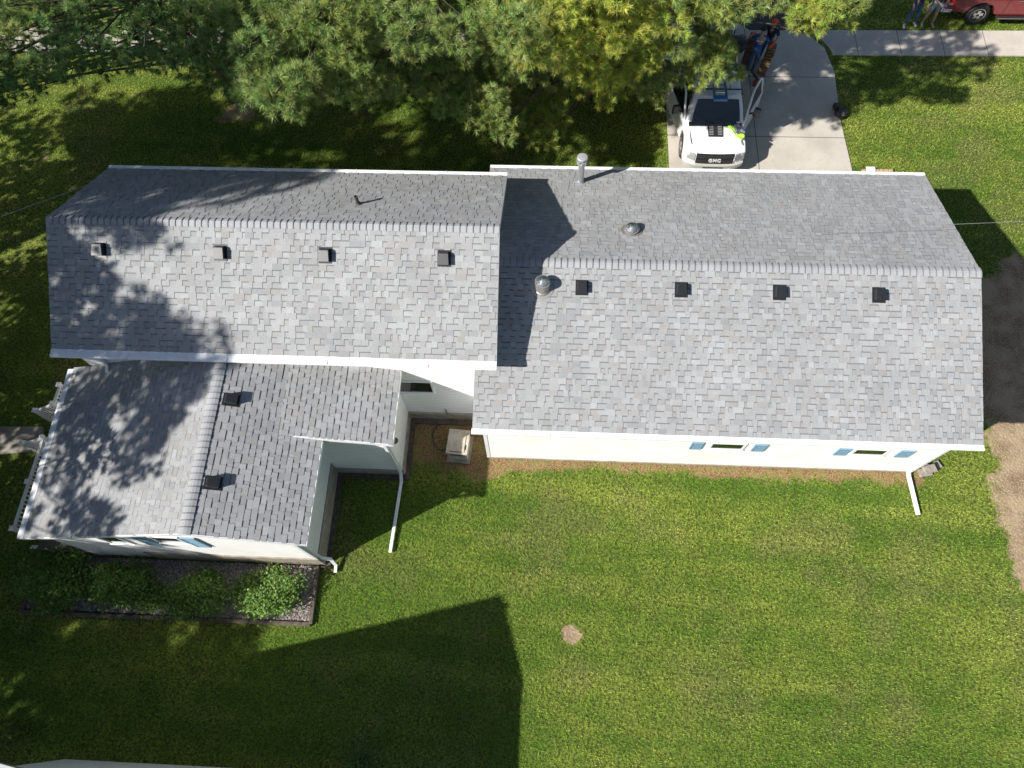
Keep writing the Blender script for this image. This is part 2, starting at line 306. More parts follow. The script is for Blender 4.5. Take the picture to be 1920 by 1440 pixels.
def slope(b, O, U, Vv, width, length, urange=None, exp=.143):
    """laminated shingle courses laid on a slope; O eave corner, U along eave, Vv up slope"""
    O, U, Vv = Vector(O), Vector(U).normalized(), Vector(Vv).normalized(); N = U.cross(Vv).normalized()
    if N.z < 0: N = -N
    P = lambda u, v, h: O+U*u+Vv*v+N*h
    k = 0; v = 0
    while v < length-1e-4:
        v1 = min(v+exp, length); u0, u1 = urange(v) if urange else (0, width)
        u = u0-rnd.uniform(0, .1); tooth = rnd.random() < .5
        while u < u1-1e-4:
            w = rnd.choice((.06, .09, .11, .14, .17, .22)) if not tooth else rnd.choice((.09, .12, .14, .17, .20, .26))
            a, e_ = max(u, u0), min(u+w, u1)
            if e_ > a+.002:
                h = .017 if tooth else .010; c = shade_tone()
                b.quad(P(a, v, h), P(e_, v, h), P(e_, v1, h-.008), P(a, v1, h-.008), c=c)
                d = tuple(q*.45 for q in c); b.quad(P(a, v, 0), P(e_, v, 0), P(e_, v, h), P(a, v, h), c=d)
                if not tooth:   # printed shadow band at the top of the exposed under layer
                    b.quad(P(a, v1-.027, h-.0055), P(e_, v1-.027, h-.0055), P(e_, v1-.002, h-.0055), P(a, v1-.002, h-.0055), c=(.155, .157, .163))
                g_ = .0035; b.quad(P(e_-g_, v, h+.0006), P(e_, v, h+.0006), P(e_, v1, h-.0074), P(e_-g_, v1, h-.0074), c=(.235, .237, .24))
            u += w; tooth = not tooth if rnd.random() < .85 else tooth
        v += exp; k += 1
def ridge_caps(b, A, B, n1, n2, half=.15, exp=.155, rev=False):
    """bent cap shingles from A to B; n1,n2 unit vectors down both slopes"""
    A, B = Vector(A), Vector(B); d = (B-A); L = d.length; d.normalize(); n1, n2 = Vector(n1).normalized(), Vector(n2).normalized(); s = 0
    while s < L-.01:
        e_ = min(s+exp+.02, L); tb = rnd.uniform(.285, .315); c = (tb*.985, tb, tb*1.03)
        def row(q, h):
            o = A+d*q+Vector((0, 0, h)); return [o+n1*half, o+n1*half*.45+Vector((0, 0, .006)), o+Vector((0, 0, -.004)), o+n2*half*.45+Vector((0, 0, .006)), o+n2*half]
        r0, r1 = row(s, .022), row(e_, .040); rb = row(e_, .004)
        for i in range(4):
            b.quad(r0[i], r0[i+1], r1[i+1], r1[i], c=c); b.quad(r1[i], r1[i+1], rb[i+1], rb[i], c=(.13, .13, .135))
        # printed shade stripe at the butt
        m0 = row(e_-.022, .0392)
        for i in range(4): b.quad(m0[i], m0[i+1], [q+Vector((0, 0, .001)) for q in r1][i+1], [q+Vector((0, 0, .001)) for q in r1][i], c=(.20, .202, .207))
        s += exp
def roof_obj(x0, x1, yS, yN, yR, zS, zN, zR, name='roof'):
    b = MB(); ls = math.hypot(yR-yS, zR-zS); ln = math.hypot(yN-yR, zR-zN)
    slope(b, (x0, yS, zS), (1, 0, 0), (0, yR-yS, zR-zS), x1-x0, ls); slope(b, (x0, yN, zN), (1, 0, 0), (0, yR-yN, zR-zN), x1-x0, ln)
    ridge_caps(b, (x0, yR, zR), (x1, yR, zR), (0, yS-yR, zS-zR), (0, yN-yR, zN-zR))
    o = b.build(name, MSH, HOUSE, attr='tone')
    d = MB(); th = .15   # deck and soffit body under the shingles
    pr = [(x0+.02, yS+.01, zS-.004), (x0+.02, yR, zR-.006), (x0+.02, yN-.01, zN-.004), (x0+.02, yN-.01, zN-th), (x0+.02, yR, zR-th-.05), (x0+.02, yS+.01, zS-th)]
    d.prism(pr, (x1-x0-.04, 0, 0)); fix(d.build('fascia', MTRIM, o))
    for xx in (x0, x1):   # metal drip edge on the rakes
        for (ya, za, yb, zb) in ((yS, zS, yR, zR), (yN, zN, yR, zR)):
            xi = xx+.018 if xx == x0 else xx-.018; e_ = MB()
            e_.hexa([(min(xx, xi), ya, za-.10), (max(xx, xi), ya, za-.10), (max(xx, xi), yb, zb-.10), (min(xx, xi), yb, zb-.10), (min(xx, xi), ya, za+.004), (max(xx, xi), ya, za+.004), (max(xx, xi), yb, zb+.004), (min(xx, xi), yb, zb+.004)]); e_.build('drip_edge', MTRIM, o)
    return o
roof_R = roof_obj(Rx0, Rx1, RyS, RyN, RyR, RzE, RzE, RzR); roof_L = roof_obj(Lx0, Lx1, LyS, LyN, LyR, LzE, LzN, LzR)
# extension roof (ridge runs front to back)
b = MB(); yN_ = LwS-.01
Xst = -6.15; Zst = EzR-Esl*(Xst-Exr)+.012; Exb, EzB2, Eyb = -3.53, 3.35, 5.36; bs = (Zst-EzB2)/(Exb-Xst)
lw = math.hypot(Exr-Ex0, (Exr-Ex0)*Esl); le = math.hypot(Ex1-Exr, (Ex1-Exr)*Esl); l1 = math.hypot(Ex1-Xst, (Ex1-Xst)*Esl)
EzW = EzR-Esl*(Exr-Ex0); EzB = EzB2; EzE = EzR-Esl*(Ex1-Exr)
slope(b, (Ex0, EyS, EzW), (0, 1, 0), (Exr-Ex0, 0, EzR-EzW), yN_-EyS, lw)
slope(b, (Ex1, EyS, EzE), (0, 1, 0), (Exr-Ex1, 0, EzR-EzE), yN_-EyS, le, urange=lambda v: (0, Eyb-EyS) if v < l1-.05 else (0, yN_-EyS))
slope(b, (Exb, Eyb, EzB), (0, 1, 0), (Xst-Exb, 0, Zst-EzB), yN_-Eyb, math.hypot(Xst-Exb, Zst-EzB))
ridge_caps(b, (Exr, EyS, EzR), (Exr, LyS-.02, EzR), (-1, 0, -Esl), (1, 0, -Esl), exp=.15)
roof_E = b.build('roof', MSH, HOUSE, attr='tone')
d = MB(); th = .14
d.prism([(Ex0+.01, EyS+.02, EzW-.004), (Exr, EyS+.02, EzR-.006), (Ex1-.01, EyS+.02, EzE-.004), (Ex1-.01, EyS+.02, EzE-th), (Exr, EyS+.02, EzR-th-.04), (Ex0+.01, EyS+.02, EzW-th)], (0, yN_-EyS-.03, 0))
d.prism([(Xst+.05, Eyb+.02, Zst-.016), (Exb-.01, Eyb+.02, EzB-.004), (Exb-.01, Eyb+.02, EzB-th), (Ex1-.012, Eyb+.02, EzE-.1)], (0, yN_-Eyb-.03, 0))
fix(d.build('fascia', MTRIM, roof_E))
d = MB()
for (xa, xb, y) in ((Ex0, Exr, EyS), (Exr, Ex1, EyS), (Xst+.35, Exb, Eyb)):
    za, zb = (EzR-Esl*abs(xa-Exr), EzR-Esl*abs(xb-Exr)) if y == EyS else (Zst-bs*(xa-Xst), Zst-bs*(xb-Xst))
    d = MB(); d.hexa([(xa, y, za-.12), (xb, y, zb-.12), (xb, y+.018, zb-.12), (xa, y+.018, za-.12), (xa, y, za+.012), (xb, y, zb+.012), (xb, y+.018, zb+.012), (xa, y+.018, za+.012)]); d.build('drip_edge', MTRIM, roof_E)
d = MB(); d.box((Ex1-.012, EyS, EzE-.12), (Ex1+.02, Eyb, EzE+.006)); d.build('drip_edge', MTRIM, roof_E)
d = MB(); d.box((Exb-.012, Eyb, EzB-.12), (Exb+.02, yN_-.02, EzB+.006)); d.build('drip_edge', MTRIM, roof_E)
# walls
def wall(name, poly, ext, m=MS, parent=HOUSE): b = MB(); b.prism(poly, ext); return fix(b.build(name, m, parent))
def gwall(x, y0, y1, zs, yr, zr, t, z0=.42): return [(x, y0, z0), (x, y1, z0), (x, y1, zs[1]), (x, yr, zr), (x, y0, zs[0])]
tn = (RzR-RzE)/(RyR-RyS)
wall('wall', gwall(Rx0+.18, RwS, RyN-.27, (RzE-.16+tn*.27, RzE-.16+tn*.27), RyR, RzR-.21, 0, .08), (Rx1-Rx0-.36, 0, 0))
tl = (LzR-LzE)/(LyR-LyS)
wall('wall', gwall(Lx0+.2, LwS, LyN-.2, (LzE-.16+tl*.15, LzN-.16+tl*.2), LyR, LzR-.21, 0, .45), (Lx1-Lx0-.4, 0, 0))
EwE, EwS, EwW, BwE, BwS = -5.70, 3.036, -11.9, -3.86, 5.60
zE = lambda x: EzR-Esl*abs(x-Exr)-.15
wall('wall', [(EwW, EwS, .04), (-10.3, EwS, .04), (-10.3, EwS, .80), (EwE, EwS, .80), (EwE, EwS, zE(EwE)), (Exr, EwS, EzR-.19), (EwW, EwS, zE(EwW))], (0, LwS-EwS-.005, 0))
BwE = -3.80; zB = lambda x: Zst-bs*(x-Xst)-.14
wall('wall', [(EwE-.05, BwS, .42), (BwE, BwS, .42), (BwE, BwS, zB(BwE)), (EwE-.05, BwS, zB(EwE-.05))], (0, LwS-BwS-.007, 0))
b = MB(); b.box((Lx0+.16, LwS-.05, -.1), (Rx0+.17, LyN-.25, .448)); b.build('foundation', MFOUND, HOUSE)
b = MB(); b.box((-10.297, EwS-.035, -.1), (EwE+.035, LwS-.06, .797)); b.box((EwE-.2, BwS-.03, -.1), (BwE+.035, LwS-.055, .417)); b.build('foundation', MFOUND, HOUSE)
b = MB(); b.box((EwE+.037, EwS-.1, -.1), (EwE+.17, BwS-.035, .06)); b.box((EwE+.172, BwS-.17, -.1), (BwE+.17, BwS-.033, .06)); b.box((BwE+.037, BwS-.03, -.1), (BwE+.17, LwS-.22, .06)); b.box((BwE+.037, LwS-.21, -.1), (Rx0+.1, LwS-.051, .07)); b.build('footing_ledge', MTIMB, HOUSE)
b = MB(); b.box((Rx0+.16, RwS-.02, -.1), (Rx1-.16, RyN-.26, .078)); b.build('foundation', MFOUND, HOUSE)
# corner posts
for (x, y, z0, z1) in ((Rx0+.17, RwS-.01, .08, 3.0), (Rx1-.25, RwS-.01, .08, 3.0), (EwE-.08, EwS-.012, .8, 3.4), (BwE-.08, BwS-.012, .42, 2.9), (EwW-.012, EwS-.012, 0, 2.8)):
    b = MB(); b.box((x, y, z0), (x+.092, y+.092, z1)); b.build('corner_trim', MTRIM, HOUSE)
# gutters: K profile trough with leaf guard on top
def gutter_x(x0, x1, yy, zz, sgn, w=.125):
    b = MB(); w = w*sgn
    b.prism([(x0, yy, zz-.10), (x0, yy+w*.7, zz-.10), (x0, yy+w, zz-.055), (x0, yy+w, zz+.0), (x0, yy+w*.93, zz+.006), (x0, yy, zz+.022)], (x1-x0, 0, 0))
    for q in (.3, .5, .7): b.box((x0, yy+w*q-.0025, zz+.0), (x1, yy+w*q+.0025, zz+.026-abs(q)*.014))
    x = x0+1.9
    while x < x1: b.box((x, min(yy, yy+w), zz-.02), (x+.008, max(yy, yy+w)+.002, zz+.024)); x += 2.4
    return fix(b.build('gutter', MGUT, HOUSE))
gutter_x(Rx0-.02, Rx1+.01, RyS, RzE-.01, -1); gutter_x(Lx0, Lx1, LyS, LzE-.01, -1, .2); gutter_x(Rx0, Rx1, RyN, RzE-.01, 1); gutter_x(Lx0, Lx1, LyN, LzN-.01, 1)
b = MB(); b.prism([(Ex0, EyS, EzW-.10), (Ex0-.11, EyS, EzW-.10), (Ex0-.155, EyS, EzW-.055), (Ex0-.155, EyS, EzW-.005), (Ex0-.145, EyS, EzW), (Ex0, EyS, EzW+.012)], (0, LyS+.1-EyS, 0))
for q in (.04, .08, .12): b.box((Ex0-q-.003, EyS, EzW-.01), (Ex0-q+.003, LyS+.1, EzW+.013-q*.1))
fix(b.build('gutter', MGUT, HOUSE))
# downspouts
def spout(pts, r=.045, m=MGUT, name='downspout'):
    b = MB(); pts = [Vector(p) for p in pts]
    for i in range(len(pts)-1):
        p, q = pts[i], pts[i+1]; d = (q-p).normalized(); s = d.orthogonal().normalized() if abs(d.z) < .95 else Vector((1, 0, 0)); s = d.cross(Vector((0, 0, 1))).normalized() if abs(d.z) < .95 else Vector((1, 0, 0)); u = s.cross(d)
        p = p-d*r*.7; q = q+d*r*.7
        b.hexa([p-s*r-u*r*.75, q-s*r-u*r*.75, q+s*r-u*r*.75, p+s*r-u*r*.75, p-s*r+u*r*.75, q-s*r+u*r*.75, q+s*r+u*r*.75, p+s*r+u*r*.75])
    return fix(b.build(name, m, HOUSE, bevel=.008))
e1 = G(1721, 963, .08)
spout([(10.15, RyS-.06, RzE-.12), (10.15, RwS-.05, RzE-.4), (10.12, RwS-.05, .16), (10.14, 6.02, .1), tuple(e1)], .05)
e2 = G(732, 1034, .08)
spout([(Exb-.1, BwS-.12, EzB-.1), (BwE-.05, BwS-.05, EzB-.55), (BwE-.05, BwS-.05, .3), (BwE-.04, BwS-.25, .14), tuple(e2)], .042)
spout([(Ex1-.02, EyS+.12, EzE-.12), (EwE+.05, EwS+.06, EzE-.5), (EwE+.05, EwS+.06, .55), (EwE+.22, EwS+.08, .30), (EwE+.34, EwS-.05, .12), (EwE+.34, EwS-.2, .08)], .04)
spout([(Lx0+.75, LyS-.05, LzE-.12), (Lx0+.78, LwS-.06, LzE-.5), (Lx0+.78, LwS-.06, 3.35), (Lx0+.78, LwS-.3, 3.22)], .04)
# windows / shutters on a wall facing -y (front) or +x
def window_y(y, x0, x1, z0, z1, mull=0):
    f = MB(); w = .055
    f.box((x0-w, y-.035, z0-w), (x1+w, y-.002, z0)); f.box((x0-w, y-.035, z1), (x1+w, y-.002, z1+w)); f.box((x0-w, y-.034, z0), (x0, y-.002, z1)); f.box((x1, y-.034, z0), (x1+w, y-.002, z1))
    f.box((x0-w*1.3, y-.055, z0-w-.02), (x1+w*1.3, y-.002, z0-w-.001))
    if mull: f.box(((x0+x1)/2-.018, y-.028, z0), ((x0+x1)/2+.018, y-.002, z1))
    o = f.build('window', MTRIM, HOUSE); g_ = MB(); g_.box((x0, y-.016, z0), (x1, y-.003, z1)); g_.build('pane', MGLASS, o); return o
def shutter_y(y, x0, x1, z0, z1, m=MSHUT):
    f = MB(); f.box((x0, y-.03, z0), (x1, y-.002, z1)); w = .035; h = (z0+z1)/2
    for (a, b_) in ((z0+w, h-w/2), (h+w/2, z1-w)):
        n = max(3, int((b_-a)/.05)); s = (b_-a)/n
        for k in range(n): f.hexa([(x0+w, y-.033, a+k*s), (x1-w, y-.033, a+k*s), (x1-w, y-.03, a+k*s), (x0+w, y-.03, a+k*s), (x0+w, y-.038, a+(k+.5)*s), (x1-w, y-.038, a+(k+.5)*s), (x1-w, y-.03, a+(k+.8)*s), (x0+w, y-.03, a+(k+.8)*s)])
    f.box((x0, y-.042, z0), (x0+w, y-.03, z1)); f.box((x1-w, y-.042, z0), (x1, y-.03, z1)); f.box((x0+w, y-.042, z0), (x1-w, y-.03, z0+w)); f.box((x0+w, y-.042, z1-w), (x1-w, y-.03, z1)); f.box((x0+w, y-.042, h-w/2), (x1-w, y-.03, h+w/2))
    return f.build('shutter', m, HOUSE)
def yrect(y, tl, br): a = GY(*tl, y); c = GY(*br, y); return a, c
for (sl1, wn, sr) in ((((1290, 829), (1312, 842)), ((1330, 830), (1389, 841)), ((1404, 833), (1428, 847))), (((1556, 839), (1580, 855)), ((1594, 841), (1654, 852)), ((1670, 843), (1697, 858)))):
    zb = GY(*wn[1], RwS)[2]; zt = GY(*wn[0], RwS)[2]; xa = GY(wn[0][0], wn[1][1], RwS)[0]; xb = GY(wn[1][0], wn[1][1], RwS)[0]
    window_y(RwS, xa, xb, zb, zt, 0)
    for s_ in (sl1, sr): shutter_y(RwS, GY(s_[0][0], s_[1][1], RwS)[0], GY(s_[1][0], s_[1][1], RwS)[0], zb-.09, zt+.02)
zb = GY(800, 734, LwS)[2]; window_y(LwS, GY(752, 734, LwS)[0], GY(812, 734, LwS)[0], zb, GY(800, 716, LwS)[2], 0)
zb = GY(300, 1020, EwS)[2]
shutter_y(EwS, GY(284, 1020, EwS)[0], GY(307, 1020, EwS)[0], zb, zb+1.05, MSHUT); shutter_y(EwS, GY(372, 1023, EwS)[0], GY(396, 1023, EwS)[0], zb, zb+1.05, MSHUT)
window_y(EwS, GY(318, 1021, EwS)[0], GY(362, 1022, EwS)[0], zb+.42, zb+1.0)
window_y(EwS, GY(208, 1015, EwS)[0], GY(243, 1016, EwS)[0], zb+.05, zb+1.2)
for pa, pb in (((597, 872), (593, 900)), ((586, 957), (578, 986))):
    q0, q1 = GX(*pa, EwE), GX(*pb, EwE); zt = max(q0[2], q1[2])
    f = MB(); f.box((EwE+.002, q1[1], 1.95), (EwE+.035, q0[1], 3.05))
    for k in range(14): f.box((EwE+.035, q1[1]+.04, 2.0+k*.074), (EwE+.042, q0[1]-.04, 2.04+k*.074))
    f.build('shutter', MSHUTD, HOUSE)
f = MB(); q0, q1 = GX(597, 905, EwE), GX(590, 950, EwE); f.box((EwE+.002, q1[1], 2.15), (EwE+.03, q0[1], 3.0)); wo = f.build('window', MTRIM, HOUSE)
g_ = MB(); g_.box((EwE+.03, q1[1]+.05, 2.2), (EwE+.034, q0[1]-.05, 2.95)); g_.build('pane', MGLASS, wo)
# round lamp under the extension eave
q = GX(740, 826, BwE+.12); b = MB(); b.lathe((BwE+.12, q[1], q[2]-.05), [(.03, .06), (.085, .055), (.09, .03), (.075, 0), (.02, -.02)], 20); b.tube([(BwE, q[1], q[2]-.03), (BwE+.1, q[1], q[2]-.02)], .02); b.build('wall_lamp', mat('lamp_bronze', (.16, .11, .09), .4, metal=.3), HOUSE, smooth=False)
# points on the roofs
def on_plane(px, py, pt, n):
    d = Vector(ray(px, py)); o = Vector((0, 0, CH)); n = Vector(n); return o+d*((Vector(pt)-o).dot(n)/d.dot(n))
nRS = Vector((0, -(RzR-RzE), RyR-RyS)).normalized(); nRN = Vector((0, (RzR-RzE), RyN-RyR)).normalized()
nLS = Vector((0, -(LzR-LzE), LyR-LyS)).normalized(); nLN = Vector((0, (LzR-LzN), LyN-LyR)).normalized()
nEE = Vector((Esl, 0, 1)).normalized()
def vent(px, py, pt, n, down, label, topmat=MBLK, flange=True):
    """slant-back box vent: root empty is a part of the house, pieces are sub-parts"""
    c = on_plane(px, py, pt, n); n = Vector(n); v = -Vector(down).normalized(); v = (v-n*v.dot(n)).normalized(); u = v.cross(n)
    P = lambda a, b_, h: c+u*a+v*b_+n*(h)
    f = MB(); f.hexa([P(-.155, -.21, 0), P(.155, -.21, 0), P(.155, .17, 0), P(-.155, .17, 0), P(-.155, -.21, .024), P(.155, -.21, .024), P(.155, .17, .024), P(-.155, .17, .024)])
    o = fix(f.build('roof_vent', MBLK, HOUSE)); o['label'] = label
    h = MB()
    h.hexa([P(-.12, -.155, .02), P(.12, -.155, .02), P(.12, .14, .02), P(-.12, .14, .02), P(-.12, -.155, .15), P(.12, -.155, .15), P(.105, .10, .155), P(-.105, .10, .155)])
    fix(h.build('hood', MBLK, o, bevel=.012))
    l = MB(); l.hexa([P(-.125, -.175, .148), P(.125, -.175, .148), P(.112, .085, .156), P(-.112, .085, .156), P(-.125, -.175, .166), P(.125, -.175, .166), P(.108, .08, .168), P(-.108, .08, .168)])
    fix(l.build('lid', topmat, o, bevel=.006)); return o
for i, (px, py) in enumerate(((188, 466), (414, 472), (610, 477), (833, 483))):
    vent(px, py, (0, LyR, LzR), nLS, (0, -1, 0), 'box vent with a grey lid on the left roof', MVG if i < 3 else mat('vent_dark_grey', (.07, .07, .075), .5))
for i, (px, py) in enumerate(((1091, 538), (1277, 542), (1461, 547), (1647, 552))):
    vent(px, py, (0, RyR, RzR), nRS, (0, -1, 0), 'all black box vent')
for i, (px, py) in enumerate(((432, 750), (398, 906))):
    vent(px, py, (Exr, 0, EzR), nEE, (1, 0, 0), 'black box vent on the low extension roof')
# sun tunnels
def suntube(px, py, pt, n, hgt, rad):
    c = on_plane(px, py, pt, n); b = MB(); b.lathe(c+Vector((0, 0, -.1)), [(rad+.02, 0), (rad+.02, .12), (rad, .14), (rad, hgt+.1), (rad+.012, hgt+.1), (rad+.012, hgt+.13), (rad-.01, hgt+.13)], 28)
    f = MB(); F_ = [c+Vector((math.cos(a)*(rad+.1), math.sin(a)*(rad+.1), 0)) for a in [2*math.pi*k/24 for k in range(24)]]; nn = Vector(n)
    F_ = [q-nn*((q-c).dot(nn))+nn*.018 for q in F_]; f.prism([tuple(q) for q in F_], nn*.008)
    o = b.build('sun_tunnel', MTUBE, HOUSE, smooth=False); fix(f.build('flashing', MTUBE, o))
    d = MB(); d.lathe(c+Vector((0, 0, hgt+.035)), [((rad-.014)*math.cos(t_), rad*.42*math.sin(t_)) for t_ in [k*math.pi/2/8 for k in range(8)]]+[(.004, rad*.42)], 28); d.build('dome', MCLEAR, o, smooth=True)
    d = MB(); d.lathe(c+Vector((0, 0, hgt+.034)), [(rad-.02, .012), (rad-.03, .0), (rad*.55, -.035), (.004, -.045)], 28); d.build('reflector', MDOME, o, smooth=True); return o
suntube(1017, 541, (0, RyR, RzR), nRS, .30, .175); suntube(1184, 433, (0, RyR, RzR), nRN, .10, .175)
# plumbing vent pipe and flue
c = on_plane(672, 383, (0, LyR, LzR), nLN); b = MB(); b.lathe(c-Vector((0, 0, .05)), [(.09, 0), (.06, .1), (.042, .12), (.042, .36), (.03, .36), (.03, .25)], 16); b.build('vent_pipe', mat('pipe_brown', (.06, .05, .045), .6), HOUSE)
c = on_plane(1088, 341, (0, RyR, RzR), nRN); b = MB(); b.lathe(c-Vector((0, 0, .1)), [(.14, 0), (.11, .14), (.11, .17), (.085, .18), (.085, .92)], 24); fl = b.build('flue_pipe', MMET, HOUSE)
b = MB(); z = c.z+.78
b.lathe((c.x, c.y, z), [(.085, 0), (.14, .02), (.14, .05), (.10, .052)], 24); b.lathe((c.x, c.y, z+.2), [(.14, 0), (.14, .04), (.125, .05), (.02, .06)], 24); b.lathe((c.x, c.y, z+.05), [(.07, 0), (.07, .15)], 16)
for k in range(8): a = 2*math.pi*k/8; ca, sa = math.cos(a), math.sin(a); b.tube([(c.x+.132*ca, c.y+.132*sa, z+.04), (c.x+.132*ca, c.y+.132*sa, z+.21)], .016, 6)
b.build('cap', mat('cap_grey', (.40, .41, .42), .45, metal=.3), fl)
# porch on the west side of the extension
b = MB(); pd = .5; b.box((-13.35, 3.1, .38), (EwW-.02, 8.2, pd)); b.box((-13.36, 3.02, .2), (EwW-.02, 3.098, pd+.003)); b.build('porch_deck', mat('deck_boards', (.16, .12, .09), .8, noise=(6, (.09, .07, .055), .35, .65)), HOUSE)
posts = [((24, 990), 1.46, .5), ((53, 902), 1.46, .5), ((80, 819), 1.46, .5), ((45, 829), 1.05, 0), ((67, 768), 1.05, 0), ((100, 755), 1.46, .5), ((112, 720), 1.46, .5)]
PP = [G(px-4, py, z) for (px, py), z, z0 in posts]
RW = mat('white_rail', (.8, .8, .8), .4); pms = []
for q, (_, z, z0) in zip(PP, posts):
    pm = MB(); pms.append(pm); x, y = q[0], q[1]; pm.box((x-.05, y-.05, 0), (x+.05, y+.05, z-.05)); pm.box((x-.068, y-.068, z-.05), (x+.068, y+.068, z-.025))
    n0 = len(pm.v); pm.v += [(x-.06, y-.06, z-.025), (x+.06, y-.06, z-.025), (x+.06, y+.06, z-.025), (x-.06, y+.06, z-.025), (x, y, z+.03)]
    for k in range(4): pm.f.append((n0+k, n0+(k+1) % 4, n0+4)); pm.c.append(None); pm.mi.append(0)
for i, j in ((0, 1), (1, 2), (2, 3), (4, 5), (5, 6)):
    rail = MB(); a, c = Vector(PP[i]), Vector(PP[j]); za, zc = posts[i][1], posts[j][1]
    for off in (-.12, -.80):
        A_, B_ = Vector((a.x, a.y, za+off)), Vector((c.x, c.y, zc+off)); d_ = (B_-A_); s_ = Vector((-d_.y, d_.x, 0)).normalized()*.035; u_ = Vector((0, 0, .03))
        rail.hexa([A_-s_-u_, B_-s_-u_, B_+s_-u_, A_+s_-u_, A_-s_+u_, B_-s_+u_, B_+s_+u_, A_+s_+u_])
    n = max(3, int((c-a).length/.11))
    for k in range(1, n):
        f_ = k/n; x, y = a.x+(c.x-a.x)*f_, a.y+(c.y-a.y)*f_; zt = za+(zc-za)*f_; rail.box((x-.016, y-.016, zt-.79), (x+.016, y+.016, zt-.13))
    fix(rail.build('porch_railing', RW, HOUSE))
for pm in pms: fix(pm.build('porch_post', RW, HOUSE))
b = MB()
for k, (dx, zz_) in enumerate(((.0, .33), (.28, .17))):
    ya, yb = min(PP[2][1], PP[5][1]), max(PP[2][1], PP[5][1]); b.box((PP[2][0]-.35-dx, ya+.07, 0), (PP[2][0]-.06-dx, yb-.07, zz_))
b.build('steps', MFOUND, HOUSE)
b = MB(); qa, qb = G(58, 1026, .25), G(150, 1021, .25); b.tube([qa, qb], .05, 8); b.build('drain_pipe', MGUT, HOUSE)
# ------------------------------------------------------------------ neighbour house (its gable throws the big shadow)
NB = empty('neighbour_house', (0, 0, 0), 0, 'pale steep roofed neighbouring house, only its white roof edge at the bottom left', 'house')
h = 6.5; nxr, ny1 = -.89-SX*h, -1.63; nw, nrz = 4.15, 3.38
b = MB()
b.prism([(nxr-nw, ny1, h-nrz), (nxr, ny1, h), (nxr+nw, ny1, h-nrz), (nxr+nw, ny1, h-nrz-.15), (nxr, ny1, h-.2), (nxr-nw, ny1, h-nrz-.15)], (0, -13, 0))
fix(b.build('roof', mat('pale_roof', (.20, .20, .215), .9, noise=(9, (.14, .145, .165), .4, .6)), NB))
b = MB(); b.prism([(nxr-nw+.4, ny1-.3, 0), (nxr+nw-.4, ny1-.3, 0), (nxr+nw-.4, ny1-.3, h-nrz+.1), (nxr, ny1-.3, h-.25), (nxr-nw+.4, ny1-.3, h-nrz+.1)], (0, -12.4, 0)); fix(b.build('wall', MS, NB))
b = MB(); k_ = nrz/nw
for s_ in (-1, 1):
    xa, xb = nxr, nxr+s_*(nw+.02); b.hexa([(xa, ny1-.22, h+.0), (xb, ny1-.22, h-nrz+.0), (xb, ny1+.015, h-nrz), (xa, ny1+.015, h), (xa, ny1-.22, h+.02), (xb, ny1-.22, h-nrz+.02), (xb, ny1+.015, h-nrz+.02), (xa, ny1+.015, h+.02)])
fix(b.build('rake_trim', mat('shaded_white', (.30, .31, .32), .6), NB))  # white trim with tree shade put into its grey colour
b = MB(); xq = GY(332, 1440, ny1)[0]; zq = h-nrz/nw*abs(xq-nxr); b.box((xq-.07, ny1+.031, zq-.2), (xq+.07, ny1+.14, zq+.03)); b.box((xq-.16, ny1+.0305, zq-.32), (xq+.16, ny1+.07, zq-.12)); b.build('rake_stub', MTRIM, NB)  # white stub where the rake extends out past the gable
# ------------------------------------------------------------------ overhead wires
def wire(name, pts, r, label, m):
    b = MB(); b.tube(pts, r, 5, cap=False); tag(b.build(name, m), label, 'wire')
MW = mat('wire_grey', (.22, .22, .22), .5)
def sag(a, c, d, n=14): a, c = Vector(a), Vector(c); return [a.lerp(c, k/n)-Vector((0, 0, d*4*(k/n)*(1-k/n))) for k in range(n+1)]
a_, c_ = G(0, 421, 5.4), G(176, 342, 5.2); dd = (a_-c_); wire('service_wire', sag(c_, c_+dd*3.2+np.array([0, 0, 1.0]), .1), .008, 'thin grey service wire running off to the left from the upper left roof', MW)
a_, c_ = G(1480, 432, 5.3), G(1920, 411, 5.3); wire('overhead_wire', sag(a_, a_+(c_-a_)*3, .1), .005, 'thin overhead wire crossing the right roof towards the right lawn', MW)
# ------------------------------------------------------------------ things around the house
# condenser box by the corner
AC = empty('condenser_unit', tuple(G(860, 862, 0)), R(-4), 'weathered beige box unit standing on the straw beside the corner of the house', 'air conditioner')
MAC = mat('ac_beige', (.50, .45, .36), .7, noise=(5, (.36, .31, .24), .4, .7))
b = MB(); b.box((-.27, -.02, .05), (.27, .66, .62)); b.build('cabinet', MAC, AC, bevel=.03)
b = MB(); b.box((-.30, -.04, .621), (.30, .68, .66)); b.build('lid', MAC, AC, bevel=.015)
b = MB(); b.box((.14, .02, .661), (.20, .64, .685)); b.box((-.22, .02, .661), (-.20, .64, .672)); b.box((-.22, .0, .662), (.22, .05, .668)); b.build('rib', MAC, AC, bevel=.006)
b = MB(); b.box((-.21, -.026, .44), (.16, -.021, .52)); b.box((.215, .1, .661), (.245, .24, .667)); b.box((-.2, .012, .67), (.17, .034, .676)); b.build('grille', MBLK, AC)
b = MB(); b.box((-.33, -.1, 0), (.33, .72, .05)); b.build('base_pad', MFOUND, AC)
# cable from the wall to the box
p0 = GY(836, 768, LwS-.03); pts = [p0, G(842, 783, .04), G(836, 790, .04), G(822, 797, .03), G(813, 806, .03), G(811, 820, .03), G(815, 835, .03), G(822, 843, .03), G(838, 843, .1)]
b = MB(); b.tube(pts, .013, 6); tag(b.build('cable', MBLK), 'black cable looping from the foundation to the beige box unit', 'cable')
